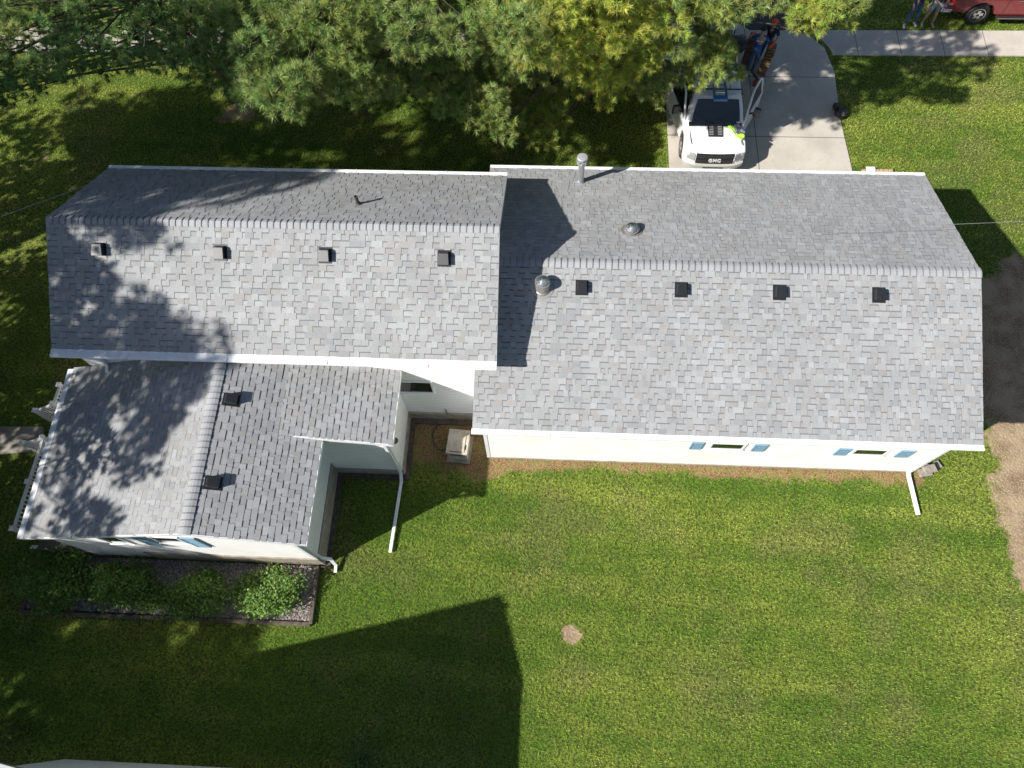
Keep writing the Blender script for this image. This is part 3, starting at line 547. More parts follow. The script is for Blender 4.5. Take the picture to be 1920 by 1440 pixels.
# splash block stack by the right corner
q = G(1737, 887, 0); MPV = mat('paver_stone', (.33, .29, .25), .9, noise=(12, (.22, .19, .16), .4, .65)); 
ps = empty('paver_stack', tuple(q), R(8), 'small stack of concrete paving blocks beside the right rear corner of the house', 'paving blocks')
for k, (x, y, z, a) in enumerate(((-.06, 0, 0, 3), (.03, .08, .1, -4), (-.02, .03, .2, 9), (.26, .14, 0, 20))):
    b = MB(); Rm = Matrix.Rotation(R(a), 3, 'Z'); b.box((x-.17, y-.1, z), (x+.17, y+.12, z+.095), rot=Rm, org=(x, y, z)); b.build('block', MPV, ps, bevel=.012)
# flower bed: gravel, timbers, shrubs
BED = [g2(48, 1140), g2(72, 1056), (-12.6, 2.95), (EwE+.1, 2.95), g2(594, 1066), g2(583, 1166)]
xx = nr.uniform(-13.7, -5.6, 42000); yy = nr.uniform(1.4, 3.1, 42000); k = inpoly(xx, yy, BED); xx, yy = xx[k], yy[k]; n = len(xx)
s_ = nr.uniform(.010, .024, n); th_ = nr.uniform(0, 6.28, n); Vv = np.zeros((n, 4, 3))
for j in range(4):
    a = th_+j*math.pi/2; Vv[:, j, 0] = xx+np.cos(a)*s_; Vv[:, j, 1] = yy+np.sin(a)*s_; Vv[:, j, 2] = .05+nr.uniform(-.012, .022, n)
tn_ = nr.uniform(.12, .5, n)[:, None]*np.array([1, .86, .80])*np.where(nr.random(n) < .3, .5, 1)[:, None]
o = tri_mesh('gravel', Vv.reshape(-1, 3), tn_, mat('gravel_chips', (.3, .26, .24), .9, attr='tint'), sides=4); tag(o, 'pinkish gravel filling the timber edged bed in front of the extension', 'gravel', kind='stuff')
slab('bed_soil', BED, .032, mat('bed_soil', (.12, .09, .07), .95, noise=(20, (.2, .16, .13), .4, .6)))
def timber(a, c, z=.11, w=.11, label=None):
    a, c = Vector((*a, 0)), Vector((*c, 0)); d = c-a; L = d.length; o = empty('landscape_timber', tuple(a), math.atan2(d.y, d.x)); o.empty_display_size = .1
    bpy.data.objects.remove(o); b = MB(); b.box((0, -w/2, 0), (L, w/2, z)); q = b.build('landscape_timber', MTIMB, bevel=.02); q.location = a; q.rotation_euler = (0, 0, math.atan2(d.y, d.x)); return tag(q, label, 'timber', 'weathered timbers edging the shrub bed')
BL, BR_ = g2(45, 1148), g2(584, 1171); L1, L2 = (BL[0]*.6+BR_[0]*.4+.1, BL[1]*.6+BR_[1]*.4), (BL[0]*.3+BR_[0]*.7, BL[1]*.3+BR_[1]*.7)
timber(BL, L1, label='weathered timber edging the left third of the bed front'); timber(L1, L2, .105, label='weathered timber edging the middle of the bed front'); timber(L2, BR_, .115, label='weathered timber edging the right end of the bed front')
timber(BL, g2(72, 1053), .12, label='weathered timber running back along the left side of the bed'); timber(BR_, g2(597, 1062), .12, label='weathered timber running back along the right side of the bed')
def leaves(cx, cy, cz, rx, ry, rz, n, size, base, seed, lump=9):
    g = np.random.default_rng(seed); lc = g.normal(0, .45, (lump, 3)); lc /= np.maximum(1, np.linalg.norm(lc, axis=1))[:, None]
    k = g.integers(0, lump, n); P = lc[k]+g.normal(0, .27, (n, 3)); P = P*np.array([rx, ry, rz])+np.array([cx, cy, cz]); P[:, 2] = np.maximum(P[:, 2], .06)
    a = g.uniform(0, 6.28, n); el = g.normal(.2, .45, n); L = g.uniform(.6, 1.3, n)*size; W_ = L*.32
    d = np.stack([np.cos(a)*np.cos(el), np.sin(a)*np.cos(el), np.sin(el)], 1); s_ = np.stack([-np.sin(a), np.cos(a), g.normal(0, .3, n)], 1); s_ /= np.linalg.norm(s_, axis=1)[:, None]
    V = np.stack([P-d*L[:, None]/2, P+s_*W_[:, None], P+d*L[:, None]/2, P-s_*W_[:, None]], 1)
    t = base*(g.uniform(.55, 1.35, n)*np.where(k % 3 == 0, 1.25, 1))[:, None]; t[:, 0] *= g.uniform(.8, 1.4, n); return V.reshape(-1, 3), t
for i, (px, py, rx, ry, hh, lab) in enumerate(((122, 1092, .75, .52, .85, 'large dense leafy shrub at the left end of the bed'), (245, 1104, .75, .40, .7, 'low dark shrub second from the left in the bed'), (375, 1116, .72, .38, .65, 'sprawling low shrub third from the left in the bed'), (510, 1118, .70, .42, .75, 'leafy shrub at the right end of the bed, below the downspout'))):
    q = G(px, py, .15); sh = empty('shrub', (q[0], q[1], 0), 0, lab, 'shrub', 'shrubs in the timber edged bed')
    V, t_ = leaves(0, 0, hh*.5, rx*1.2, ry*1.25, hh*.6, 8500 if i == 0 else 7500, .07, np.array([.11, .215, .035]), 50+i, 16); tri_mesh('foliage', V, t_, MLEAF, sh, 4)
    b = MB()
    for k in range(9): a = rnd.uniform(0, 6.28); b.tube([(0, 0, 0), (math.cos(a)*rx*.3, math.sin(a)*ry*.3, hh*.4), (math.cos(a)*rx*.7, math.sin(a)*ry*.7, hh*.6)], [.016, .01, .004], 5)
    b.build('stem', MBARK, sh)
# grass-like plant at the very bottom, weeds at bottom left
def blades(cx, cy, n, L, spread, seed, col):
    g = np.random.default_rng(seed); a = g.uniform(0, 6.28, n); ln = g.uniform(.5, 1, n)*L; o0 = g.normal(0, spread*.3, (n, 2)); V = []
    T = []
    for i in range(n):
        d = np.array([math.cos(a[i]), math.sin(a[i])]); s_ = np.array([-d[1], d[0], 0])*.011; p0 = np.array([cx+o0[i, 0], cy+o0[i, 1], 0]); p1 = p0+np.array([d[0]*ln[i]*.35, d[1]*ln[i]*.35, ln[i]*.7]); p2 = p0+np.array([d[0]*ln[i]*.85, d[1]*ln[i]*.85, ln[i]*.65])
        V += [p0-s_, p0+s_, p1+s_, p1-s_, p1-s_, p1+s_, p2+s_*.2, p2-s_*.2]; c_ = np.array(col)*g.uniform(.6, 1.4); T += [c_, c_]
    return np.array(V), np.array(T)
q = G(690, 1432, 0); V, T = blades(0, 0, 130, .62, .35, 3, (.09, .17, .04)); o = tri_mesh('spiky_plant', V, T, MLEAF, None, 4); o.location = (q[0]-.1, q[1], 0); tag(o, 'clump of long spiky green leaves in the dark lawn at the bottom edge', 'plant')
q = G(30, 1385, 0); V, t_ = leaves(0, 0, .28, .6, .35, .3, 1500, .06, np.array([.08, .13, .02]), 91, 10); o = tri_mesh('weed_patch', V, t_, MLEAF, None, 4); o.location = (q[0], q[1], 0); tag(o, 'low leafy weeds beside the neighbouring roof edge', 'plant')
# pallet behind the right roof, black bag by the drive
q = G(1646, 340, .0); PL = empty('wooden_pallet', (q[0], q[1]-.02, 0), R(2), 'pale new wooden pallet on the grass just behind the right roof', 'pallet'); MWD = mat('pallet_wood', (.50, .35, .2), .8, noise=(8, (.38, .25, .14), .4, .65))
b = MB()
for k in range(7): b.box((-.5+k*.15, -.42, .10), (-.5+k*.15+.10, .42, .122))
b.build('deck_slats', MWD, PL); b = MB()
for k in range(3): b.box((-.5, -.42+k*.38, .022), (.5, -.34+k*.38, .099))
b.build('stringer', MWD, PL); b = MB()
for k in range(4): b.box((-.5+k*.3, -.42, .0), (-.4+k*.3, .42, .021))
b.build('bottom_slats', MWD, PL)
q = G(1640, 322, .12); b = MB(); b.box((-.17, -.05, 0), (.12, .12, .05)); o = b.build('shingle_wrapper', MTRIM, bevel=.015); o.location = (q[0]-.1, q[1]+.05, .123); tag(o, 'crumpled white wrapper lying on the wooden pallet', 'wrapper')
def blob(name, parts, m, label, cat, subdiv=2, noise=.03, parent=None, loc=(0, 0, 0)):
    bm = bmesh.new()
    for (c, s) in parts:
        r = bmesh.ops.create_icosphere(bm, subdivisions=3, radius=1); 
        for v in r['verts']:
            p = v.co.copy(); nn = 1+noise/.1*.1*(math.sin(p.x*7+c[0]*9)+math.sin(p.y*9+p.z*6)+math.sin(p.z*11+p.x*5)); v.co = Vector((p.x*s[0], p.y*s[1], p.z*s[2]))*nn+Vector(c)
    me = bpy.data.meshes.new(name); bm.to_mesh(me); bm.free(); me.materials.append(m); me.polygons.foreach_set('use_smooth', [True]*len(me.polygons)); o = bpy.data.objects.new(name, me); COL.objects.link(o); o.location = loc
    if parent: o.parent = parent
    return tag(o, label, cat) if label else o
q = G(1574, 216, 0); MBAG = mat('black_bag', (.022, .018, .022), .3, bump=(14, 1, .06), noise=(20, (.05, .045, .05), .5, .75))
blob('refuse_bag', [((0, 0, .15), (.21, .24, .17)), ((-.15, .2, .2), (.14, .13, .12)), ((-.2, .13, .3), (.05, .05, .06))], MBAG, 'black plastic bag lying at the right edge of the driveway', 'bag', noise=.05, loc=tuple(q))
# ------------------------------------------------------------------ pickups
def loft(b, rings, m=0, close=True):
    n0 = len(b.v); k = len(rings[0])
    for r in rings: b.v += [tuple(q) for q in r]
    for i in range(len(rings)-1):
        for j in range(k if close else k-1): b.f.append((n0+i*k+j, n0+i*k+(j+1) % k, n0+(i+1)*k+(j+1) % k, n0+(i+1)*k+j)); b.c.append(None); b.mi.append(m)
    if close:
        b.f.append(tuple(n0+j for j in range(k))[::-1]); b.f.append(tuple(n0+(len(rings)-1)*k+j for j in range(k))); b.c += [None]*2; b.mi += [m]*2
MTYRE = mat('tyre', (.02, .02, .02), .8, bump=(60, .4, .01)); MRIM = mat('rim', (.6, .6, .62), .25, metal=.9); MCHR = mat('chrome', (.75, .75, .76), .12, metal=1)
MCGL = mat('car_glass', (.012, .018, .018), .04, spec=.8); MLAMP = mat('headlight', (.62, .63, .62), .15, metal=.5); MORG = mat('amber_lens', (.75, .2, .02), .25); MRED = mat('red_lens', (.55, .01, .012), .15); MDARK = mat('dark_trim', (.02, .02, .022), .55)
def pickup(name, loc, rz, paint, label, L=5.6, hw=.97, door_open=False, cabx=(2.15, 4.28), roofx=(2.35, 3.72), zr=1.86, group=None):
    root = empty(name, loc, rz, label, 'pickup truck', group)
    fx, rx = L-.92, 1.2
    def arch(cx, a0=172, a1=8, n=9, r=.50): return [(cx-r*math.cos(R(180-a)) if False else cx+r*math.cos(R(a)), .42+r*math.sin(R(a))) for a in np.linspace(a0, a1, n)]
    def prof(s):
        a = abs(s); zb = 1.19 if a > .90 else .74
        P = [(.02, .58), (.6, .52)]+arch(rx)+[(1.85, .42), (fx-.65, .42)]+arch(fx)+[(L-.28, .46), (L-.04, .52), (L, .74), (L-.03, .98), (L-.16, 1.09), (L-.5, 1.15), (L-1.12, 1.215), (2.16, 1.21), (2.12, 1.19), (2.10, zb), (.09, zb), (.07, 1.19), (0, 1.17)]
        out = []
        for x, z in P:
            if x > L-1.35: x2 = x-.20*a**4*max(0, (x-(L-.7))/.7) if x > L-.7 else x; z2 = z-(.055*a**6 if z > 1.0 else 0); x, z = x2, z2
            y = s*hw*(1-.035*max(0, z-.85)/.35); out.append((x, y, z))
        return out
    b = MB(); ss = [-1, -.985, -.94, -.89, -.6, -.2, .2, .6, .89, .94, .985, 1]
    rings = [prof(s) for s in ss]
    for i in (0, -1): rings[i] = [(x, y, z) for x, y, z in rings[i]]
    loft(b, rings); o = fix(b.build('body', paint, root)); o.data.polygons.foreach_set('use_smooth', [False]*len(o.data.polygons))
    bv = o.modifiers.new('bevel', 'BEVEL'); bv.width = .02; bv.segments = 2; bv.limit_method = 'ANGLE'; bv.angle_limit = R(40); o.data.polygons.foreach_set('use_smooth', [True]*len(o.data.polygons)); o.modifiers.new('wn', 'WEIGHTED_NORMAL')
    # cab
    b = MB(); z0 = 1.20
    def ring(xa, xb, w, z, c=.1): return [(xa, -w+c, z), (xa+c*.5, -w, z), (xb-c, -w, z), (xb-.0, -w+c*1.6, z), (xb+.03, -w*.4, z), (xb+.03, w*.4, z), (xb, w-c*1.6, z), (xb-c, w, z), (xa+c*.5, w, z), (xa, w-c, z)]
    loft(b, [ring(cabx[0], cabx[1], hw*.94, z0-.02), ring(cabx[0]+.10, cabx[1]-.30, hw*.86, (z0+zr)/2), ring(roofx[0]-.03, roofx[1]+.03, hw*.765, zr-.06), ring(roofx[0]+.02, roofx[1]-.04, hw*.72, zr)])
    fix(b.build('cab', paint, root, bevel=.015))
    g = MB(); def_ = lambda t, lo, hi: lo+(hi-lo)*t
    # windshield and rear glass, set 8 mm proud
    xa, xb = cabx[1], roofx[1]+.03; o8 = .022
    g.quad((xa+.035+o8, -hw*.80, z0+.02), (xa+.035+o8, hw*.80, z0+.02), (xa-.27+o8, hw*.745, (z0+zr)/2+.01), (xa-.27+o8, -hw*.745, (z0+zr)/2+.01))
    g.quad((xa-.27+o8, -hw*.745, (z0+zr)/2+.01), (xa-.27+o8, hw*.745, (z0+zr)/2+.01), (xb+.035+o8, hw*.66, zr-.05), (xb+.035+o8, -hw*.66, zr-.05))
    g.build('windshield', MCGL, root)
    for s in (-1, 1):
        if door_open and s == 1: gx0 = cabx[0]+.12
        g = MB(); g.quad((cabx[0]+.28, s*(hw*.94+.004), z0+.06), (cabx[1]-.42, s*(hw*.94+.004), z0+.06), (cabx[1]-.72, s*(hw*.80+.012), zr-.12), (cabx[0]+.34, s*(hw*.80+.012), zr-.12)); g.build('side_window', MCGL, root)
    g = MB(); g.quad((cabx[0]+.05, -hw*.7, z0+.12), (cabx[0]+.05, hw*.7, z0+.12), (roofx[0]-.05, hw*.6, zr-.12), (roofx[0]-.05, -hw*.6, zr-.12)); g.build('rear_window', MCGL, root)
    # wheels
    for cx in (rx, fx):
        for s in (-1, 1):
            t = MB(); t.lathe((cx, s*(hw-.13), .40), [(.25, -.125), (.37, -.125), (.40, -.09), (.405, 0), (.40, .09), (.37, .125), (.25, .125)], 32, axis='y'); w = t.build('wheel', MTYRE, root, smooth=False)
            r = MB(); r.lathe((cx, s*(hw-.03), .40), [(.262, -.03), (.262, .03), (.245, .03), (.235, -.02), (.07, -.025), (.065, .02), (.01, .022)] if s > 0 else [(.262, .03), (.262, -.03), (.245, -.03), (.235, .02), (.07, .025), (.065, -.02), (.01, -.022)], 28, axis='y')
            for k in range(5):
                a = 2*math.pi*k/5+.3; ca, sa = math.cos(a), math.sin(a); P = []
                for rr, ww in ((.05, .045), (.25, .062)):
                    for q in (-1, 1): P.append((cx+ca*rr-sa*ww*q, sa*rr+ca*ww*q+.40))
                y0, y1 = s*(hw-.035), s*(hw+.0)
                r.hexa([(P[0][0], y0, P[0][1]), (P[2][0], y0, P[2][1]), (P[3][0], y0, P[3][1]), (P[1][0], y0, P[1][1]), (P[0][0], y1, P[0][1]), (P[2][0], y1-.008*s, P[2][1]), (P[3][0], y1-.008*s, P[3][1]), (P[1][0], y1, P[1][1])])
            fix(r.build('rim', MRIM, w))
            d = MB(); d.lathe((cx, s*(hw-.06), .40), [(.24, -.005), (.24, .005)], 24, axis='y'); d.build('hub_backing', MDARK, w)
    # mirrors
    for s in (-1, 1):
        if door_open: continue
        b = MB(); b.box((cabx[1]-.62, s*(hw+.10)-.0, 1.22), (cabx[1]-.50, s*(hw+.30), 1.52) if s > 0 else (cabx[1]-.50, s*(hw+.10), 1.52)) if s > 0 else b.box((cabx[1]-.62, -hw-.30, 1.22), (cabx[1]-.50, -hw-.10, 1.52)); b.tube([(cabx[1]-.52, s*(hw-.04), 1.26), (cabx[1]-.55, s*(hw+.14), 1.32)], .03, 6); fix(b.build('mirror', MDARK, root, bevel=.02))
    return root
MWHT = mat('white_paint', (.82, .82, .80), .25, coat=.6); MREDP = mat('red_paint', (.16, .012, .016), .22, coat=.8)
TX, TY, TL = 5.32, 21.52, 5.40
T1 = pickup('pickup_truck', (TX, TY, .03), R(-90), MWHT, 'white pickup truck parked on the driveway facing the house with its driver door open', TL, door_open=True)
b = MB(); zf = .98
xs_ = lambda y: TL-.20*(abs(y)/.97)**4+.012
b = MB()
for k in range(12):
    ya, yb = -.60+k*.1, -.50+k*.1; b.hexa([(xs_(ya)-.06, ya, .66), (xs_(ya), ya, .66), (xs_(yb), yb, .66), (xs_(yb)-.06, yb, .66), (xs_(ya)-.16, ya, 1.02), (xs_(ya)-.045, ya, 1.02), (xs_(yb)-.045, yb, 1.02), (xs_(yb)-.16, yb, 1.02)])
gr = b.build('grille', MDARK, T1); MGB = mat('grille_grey', (.12, .12, .125), .35, metal=.7); MLV = mat('louvre_grey', (.3, .3, .3), .4)
b = MB()
for z in (.71, .77, .90, .96):
    b = MB()
    for k in range(12): ya, yb = -.6+k*.1, -.5+k*.1; f_ = (z-.66)/.36*.045; b.hexa([(xs_(ya)-f_, ya, z), (xs_(ya)-f_+.02, ya, z), (xs_(yb)-f_+.02, yb, z), (xs_(yb)-f_, yb, z), (xs_(ya)-f_, ya, z+.012), (xs_(ya)-f_+.02, ya, z+.012), (xs_(yb)-f_+.02, yb, z+.012), (xs_(yb)-f_, yb, z+.012)])
    b.build('grille_bar', MGB, gr)
cu = bpy.data.curves.new('badge', 'FONT'); cu.body = 'GMC'; cu.size = .165; cu.extrude = .012; cu.align_x = 'CENTER'; cu.offset = .006; cu.space_character = 1.15
to = bpy.data.objects.new('tmp', cu); COL.objects.link(to); dg = bpy.context.evaluated_depsgraph_get(); me = bpy.data.meshes.new_from_object(to.evaluated_get(dg)); bpy.data.objects.remove(to)
bo = bpy.data.objects.new('badge', me); me.materials.append(mat('badge_silver', (.7, .7, .7), .5, metal=.2)); COL.objects.link(bo); bo.parent = gr
bo.matrix_local = Matrix.Translation((TL+.035, 0, .77)) @ Matrix.Rotation(R(90), 4, 'Z') @ Matrix.Rotation(R(82), 4, 'X')
for s in (-1, 1):
    b = MB(); ya, yb = .63, .88
    b.hexa([(xs_(ya)-.08, s*ya, .74), (xs_(ya)+.004, s*ya, .74), (xs_(yb)-.0, s*yb, .76), (xs_(yb)-.1, s*yb, .76), (xs_(ya)-.14, s*ya, 1.01), (xs_(ya)-.03, s*ya, 1.01), (xs_(yb)-.05, s*yb, 1.0), (xs_(yb)-.18, s*yb, 1.0)])
    hl = fix(b.build('headlight', MLAMP, T1, bevel=.012)); b = MB(); b.hexa([(xs_(.885)-.16, s*.885, .80), (xs_(.885)-.01, s*.885, .80), (xs_(.95)-.04, s*.948, .82), (xs_(.95)-.18, s*.955, .82), (xs_(.885)-.2, s*.885, 1.0), (xs_(.885)-.06, s*.885, 1.0), (xs_(.95)-.1, s*.942, .99), (xs_(.95)-.22, s*.95, .99)]); fix(b.build('marker_lens', MORG, hl))
b = MB()
for k in range(16):
    ya, yb = -.96+k*.12, -.84+k*.12; b.hexa([(xs_(ya)-.14, ya, .42), (xs_(ya)+.05, ya, .44), (xs_(yb)+.05, yb, .44), (xs_(yb)-.14, yb, .42), (xs_(ya)-.14, ya, .63), (xs_(ya)+.065, ya, .61), (xs_(yb)+.065, yb, .61), (xs_(yb)-.14, yb, .63)])
fb = b.build('front_bumper', mat('bumper_grey', (.55, .54, .5), .35, metal=.3), T1); b = MB(); b.box((TL+.05, -.33, .47), (TL+.075, .33, .56)); b.build('bumper_intake', MDARK, fb)
# hood louvre panel
b = MB(); zh = lambda x: 1.215-(x-(TL-1.12))*(.065/.62)+.006
x0, x1 = TL-1.07, TL-.64
b.hexa([(x0, -.25, zh(x0)-.02), (x1, -.235, zh(x1)-.02), (x1, .235, zh(x1)-.02), (x0, .25, zh(x0)-.02), (x0, -.25, zh(x0)+.012), (x1, -.235, zh(x1)+.012), (x1, .235, zh(x1)+.012), (x0, .25, zh(x0)+.012)])
hv = b.build('hood_vent', MDARK, T1)
for k in range(6):
    x = x0+.05+k*.06
    for s in (-1, 1): b = MB(); b.box((x, min(s*.07, s*.21), zh(x)+.012), (x+.018, max(s*.07, s*.21), zh(x)+.026)); b.build('louvre', MLV, hv)
for s in (-1, 1):
    b = MB(); b.box((4.34, min(s*.80, s*.808), zh(4.75)-.03), (5.05, max(s*.80, s*.808), zh(4.75)+.0)); b.build('hood_gap', MDARK, T1)
    b = MB(); b.hexa([(TL-.30, s*.972, .60), (TL-.28, s*.974, .60), (TL-.28, s*.974, .62), (TL-.30, s*.972, .62), (TL-.9, s*.975, 1.13), (TL-.88, s*.975, 1.13), (TL-.88, s*.977, 1.14), (TL-.9, s*.977, 1.14)])
b = MB(); b.box((4.2, -.84, 1.19), (4.36, .84, 1.228)); b.build('cowl', MDARK, T1)
for yw in (.55, -.1): b = MB(); b.tube([(4.31, yw, 1.245), (4.30, yw+.08, 1.27), (4.20, yw-.5, 1.37)], .012, 5); b.build('wiper', MDARK, T1)
b = MB(); b.quad((4.282, .66, 1.27), (4.282, .78, 1.27), (4.262, .775, 1.32), (4.262, .66, 1.32)); b.build('sticker', MTRIM, T1)
# open driver door, hinged at its front edge
MLIN = mat('lining_grey', (.12, .12, .12), .7)
for sg, ang, lab in ((1, -28, 'driver door, wide open'), (-1, 15, 'passenger door, slightly open')):
    dr = empty('door', (4.12, .955*sg, 0), R(ang)); dr.parent = T1; dr['label'] = lab
    m_y = lambda P: [(x, y*sg, z) for x, y, z in P]
    b = MB(); b.hexa(m_y([(-1.42, -.0, .44), (0, -.0, .44), (0, .06, .44), (-1.42, .06, .44), (-1.42, -.03, 1.2), (0, -.03, 1.2), (0, .03, 1.2), (-1.42, .03, 1.2)])); fix(b.build('door_panel', MWHT, dr, bevel=.015))
    fr = MB(); fr.tube(m_y([(-.06, 0, 1.2), (-.62, -.13, 1.74), (-.80, -.15, 1.80), (-1.28, -.15, 1.80), (-1.38, -.12, 1.72), (-1.40, -.01, 1.2)]), .036, 8); fr.build('window_frame', MWHT, dr, smooth=True)
    g = MB(); g.prism(m_y([(-.12, -.012, 1.21), (-.64, -.125, 1.71), (-1.27, -.14, 1.77), (-1.34, -.01, 1.21)]), (0, .008, 0)); fix(g.build('door_glass', MCGL, dr))
    b = MB(); b.box((-.42, min(.12*sg, .33*sg), 1.20), (-.31, max(.12*sg, .33*sg), 1.52)); b.tube(m_y([(-.3, .02, 1.26), (-.36, .16, 1.33)]), .035, 6); fix(b.build('mirror', MDARK, dr, bevel=.025))
    b = MB(); b.box((-1.3, min(-.05*sg, -.032*sg), .6), (-.2, max(-.05*sg, -.032*sg), 1.1)); b.build('door_lining', MLIN, dr)
# ladder on the roof rack
LD = empty('ladder', (TX, 0, 0), 0, 'blue and silver extension ladder lying along the roof of the white pickup', 'ladder')
MLB = mat('ladder_blue', (.03, .16, .36), .4); MAL = mat('ladder_metal', (.42, .45, .50), .35, metal=.7)
ya, yb, zl = 17.50, 21.4, 2.03
b = MB()
for s in (-1, 1): b.box((s*.185-.025, ya, zl), (s*.185+.025, yb, zl+.08))
b.build('rail', mat('ladder_rail', (.07, .13, .22), .4), LD); b = MB(); y = ya+.28
while y < yb: b.box((-.16, y-.016, zl+.022), (.16, y+.016, zl+.054)); y += .305
b.build('rung', MAL, LD); b = MB(); b.box((-.215, ya-.06, zl-.015), (.215, ya+.10, zl+.095)); b.build('end_cap', MLB, LD, bevel=.01)
b = MB()
for x in (2.5, 3.55): b.tube([(x, -.78, 1.75), (x, -.72, 1.97), (x, .72, 1.97), (x, .78, 1.75)], .022, 6)
for y in (-.35, .35): b.tube([(2.45, y, 1.985), (3.6, y, 1.985)], .012, 6)
b.build('roof_rack', MDARK, T1); b = MB(); b.tube([(.3, -.9, 1.2), (.3, -.85, 1.97), (.3, .85, 1.97), (.3, .9, 1.2)], .025, 6); b.build('bed_rack', MDARK, T1)
# bed load
blob('load_bag', [((0, 0, 0), (.5, .36, .26)), ((.6, .25, .06), (.35, .33, .24)), ((-.5, -.15, -.02), (.36, .3, .22))], MBAG, 'heap of black plastic sacks filling the bed of the white pickup', 'bag', noise=.06, loc=(5.75, 20.6, 1.12))
# clothes on the hood
def cloth(name, c, w, d, col, label, seed, rz=0, droop=0):
    g = np.random.default_rng(seed); nx_, ny_ = 22, 18; b = MB(); H_ = {}
    for i in range(nx_):
        for j in range(ny_):
            u, v = i/(nx_-1)-.5, j/(ny_-1)-.5; k = 1+.22*math.sin(5*u+seed)+.18*math.sin(7*v+seed*2); x, y = u*w*k+.03*math.sin(9*v), v*d*k+.04*math.sin(8*u+seed)
            z = .035*abs(math.sin(11*u+4*v+seed))+.03*abs(math.sin(13*v-6*u))+.02*math.sin(23*u*v+seed); b.v.append((x, y, z+.012))
    for i in range(nx_-1):
        for j in range(ny_-1): b.f.append((i*ny_+j, (i+1)*ny_+j, (i+1)*ny_+j+1, i*ny_+j+1)); b.c.append(None); b.mi.append(0)
    o = b.build(name, mat(name+'_fabric', col, .85), smooth=True); o.location = c; o.rotation_euler = (R(-5), R(droop), rz); m = o.modifiers.new('t', 'SOLIDIFY'); m.thickness = .01; return tag(o, label, 'clothing')
cloth('safety_vest', (5.97, 16.95, 1.215), .24, .62, (.42, .75, .06), 'lime yellow safety vest crumpled on the hood of the white pickup', 3, R(32), 3)
cloth('work_shirt', (6.05, 17.0, 1.26), .32, .30, (.36, .35, .44), 'grey lilac shirt lying on the lime vest on the hood', 8, R(10), 4)
# red pickup at the top right
T2 = pickup('pickup_truck', (14.0, 24.14, .02), 0, MREDP, 'dark red pickup truck parked beyond the pavement at the top right', 5.8, cabx=(1.95, 4.5), roofx=(2.2, 3.9))
for s in (-1, 1): b = MB(); b.box((-.02, min(s*.84, s*.972), .78), (.14, max(s*.84, s*.975), 1.16)); tl_ = b.build('tail_light', MRED, T2, bevel=.02); b = MB(); b.box((-.025, min(s*.86, s*.98), .84), (.1, max(s*.86, s*.98), .90)); b.build('reverse_lens', MLAMP, tl_)
b = MB(); b.box((-.16, -.93, .48), (.0, .93, .66)); b.box((-.1, .86, .5), (.2, .985, .65)); b.box((-.1, -.985, .5), (.2, -.86, .65)); b.build('rear_bumper', MCHR, T2, bevel=.03)
for s in (-1, 1): b = MB(); b.box((1.85, min(s*.93, s*1.09), .33), (4.1, max(s*.93, s*1.09), .38)); rb = b.build('running_board', MDARK, T2, bevel=.01); b = MB(); b.box((1.88, min(s*1.075, s*1.1), .381), (4.08, max(s*1.075, s*1.1), .392)); b.build('chrome_strip', MCHR, rb)
b = MB()
for x in (2.0, 3.15, 4.2): b.box((x, -.9735, .5), (x+.012, -.9715, 1.16))
b.build('panel_gap', MDARK, T2)
for x in (2.3, 3.3): b = MB(); b.box((x, -1.0, 1.0), (x+.16, -.972, 1.03)); b.build('door_handle', MCHR, T2, bevel=.008)
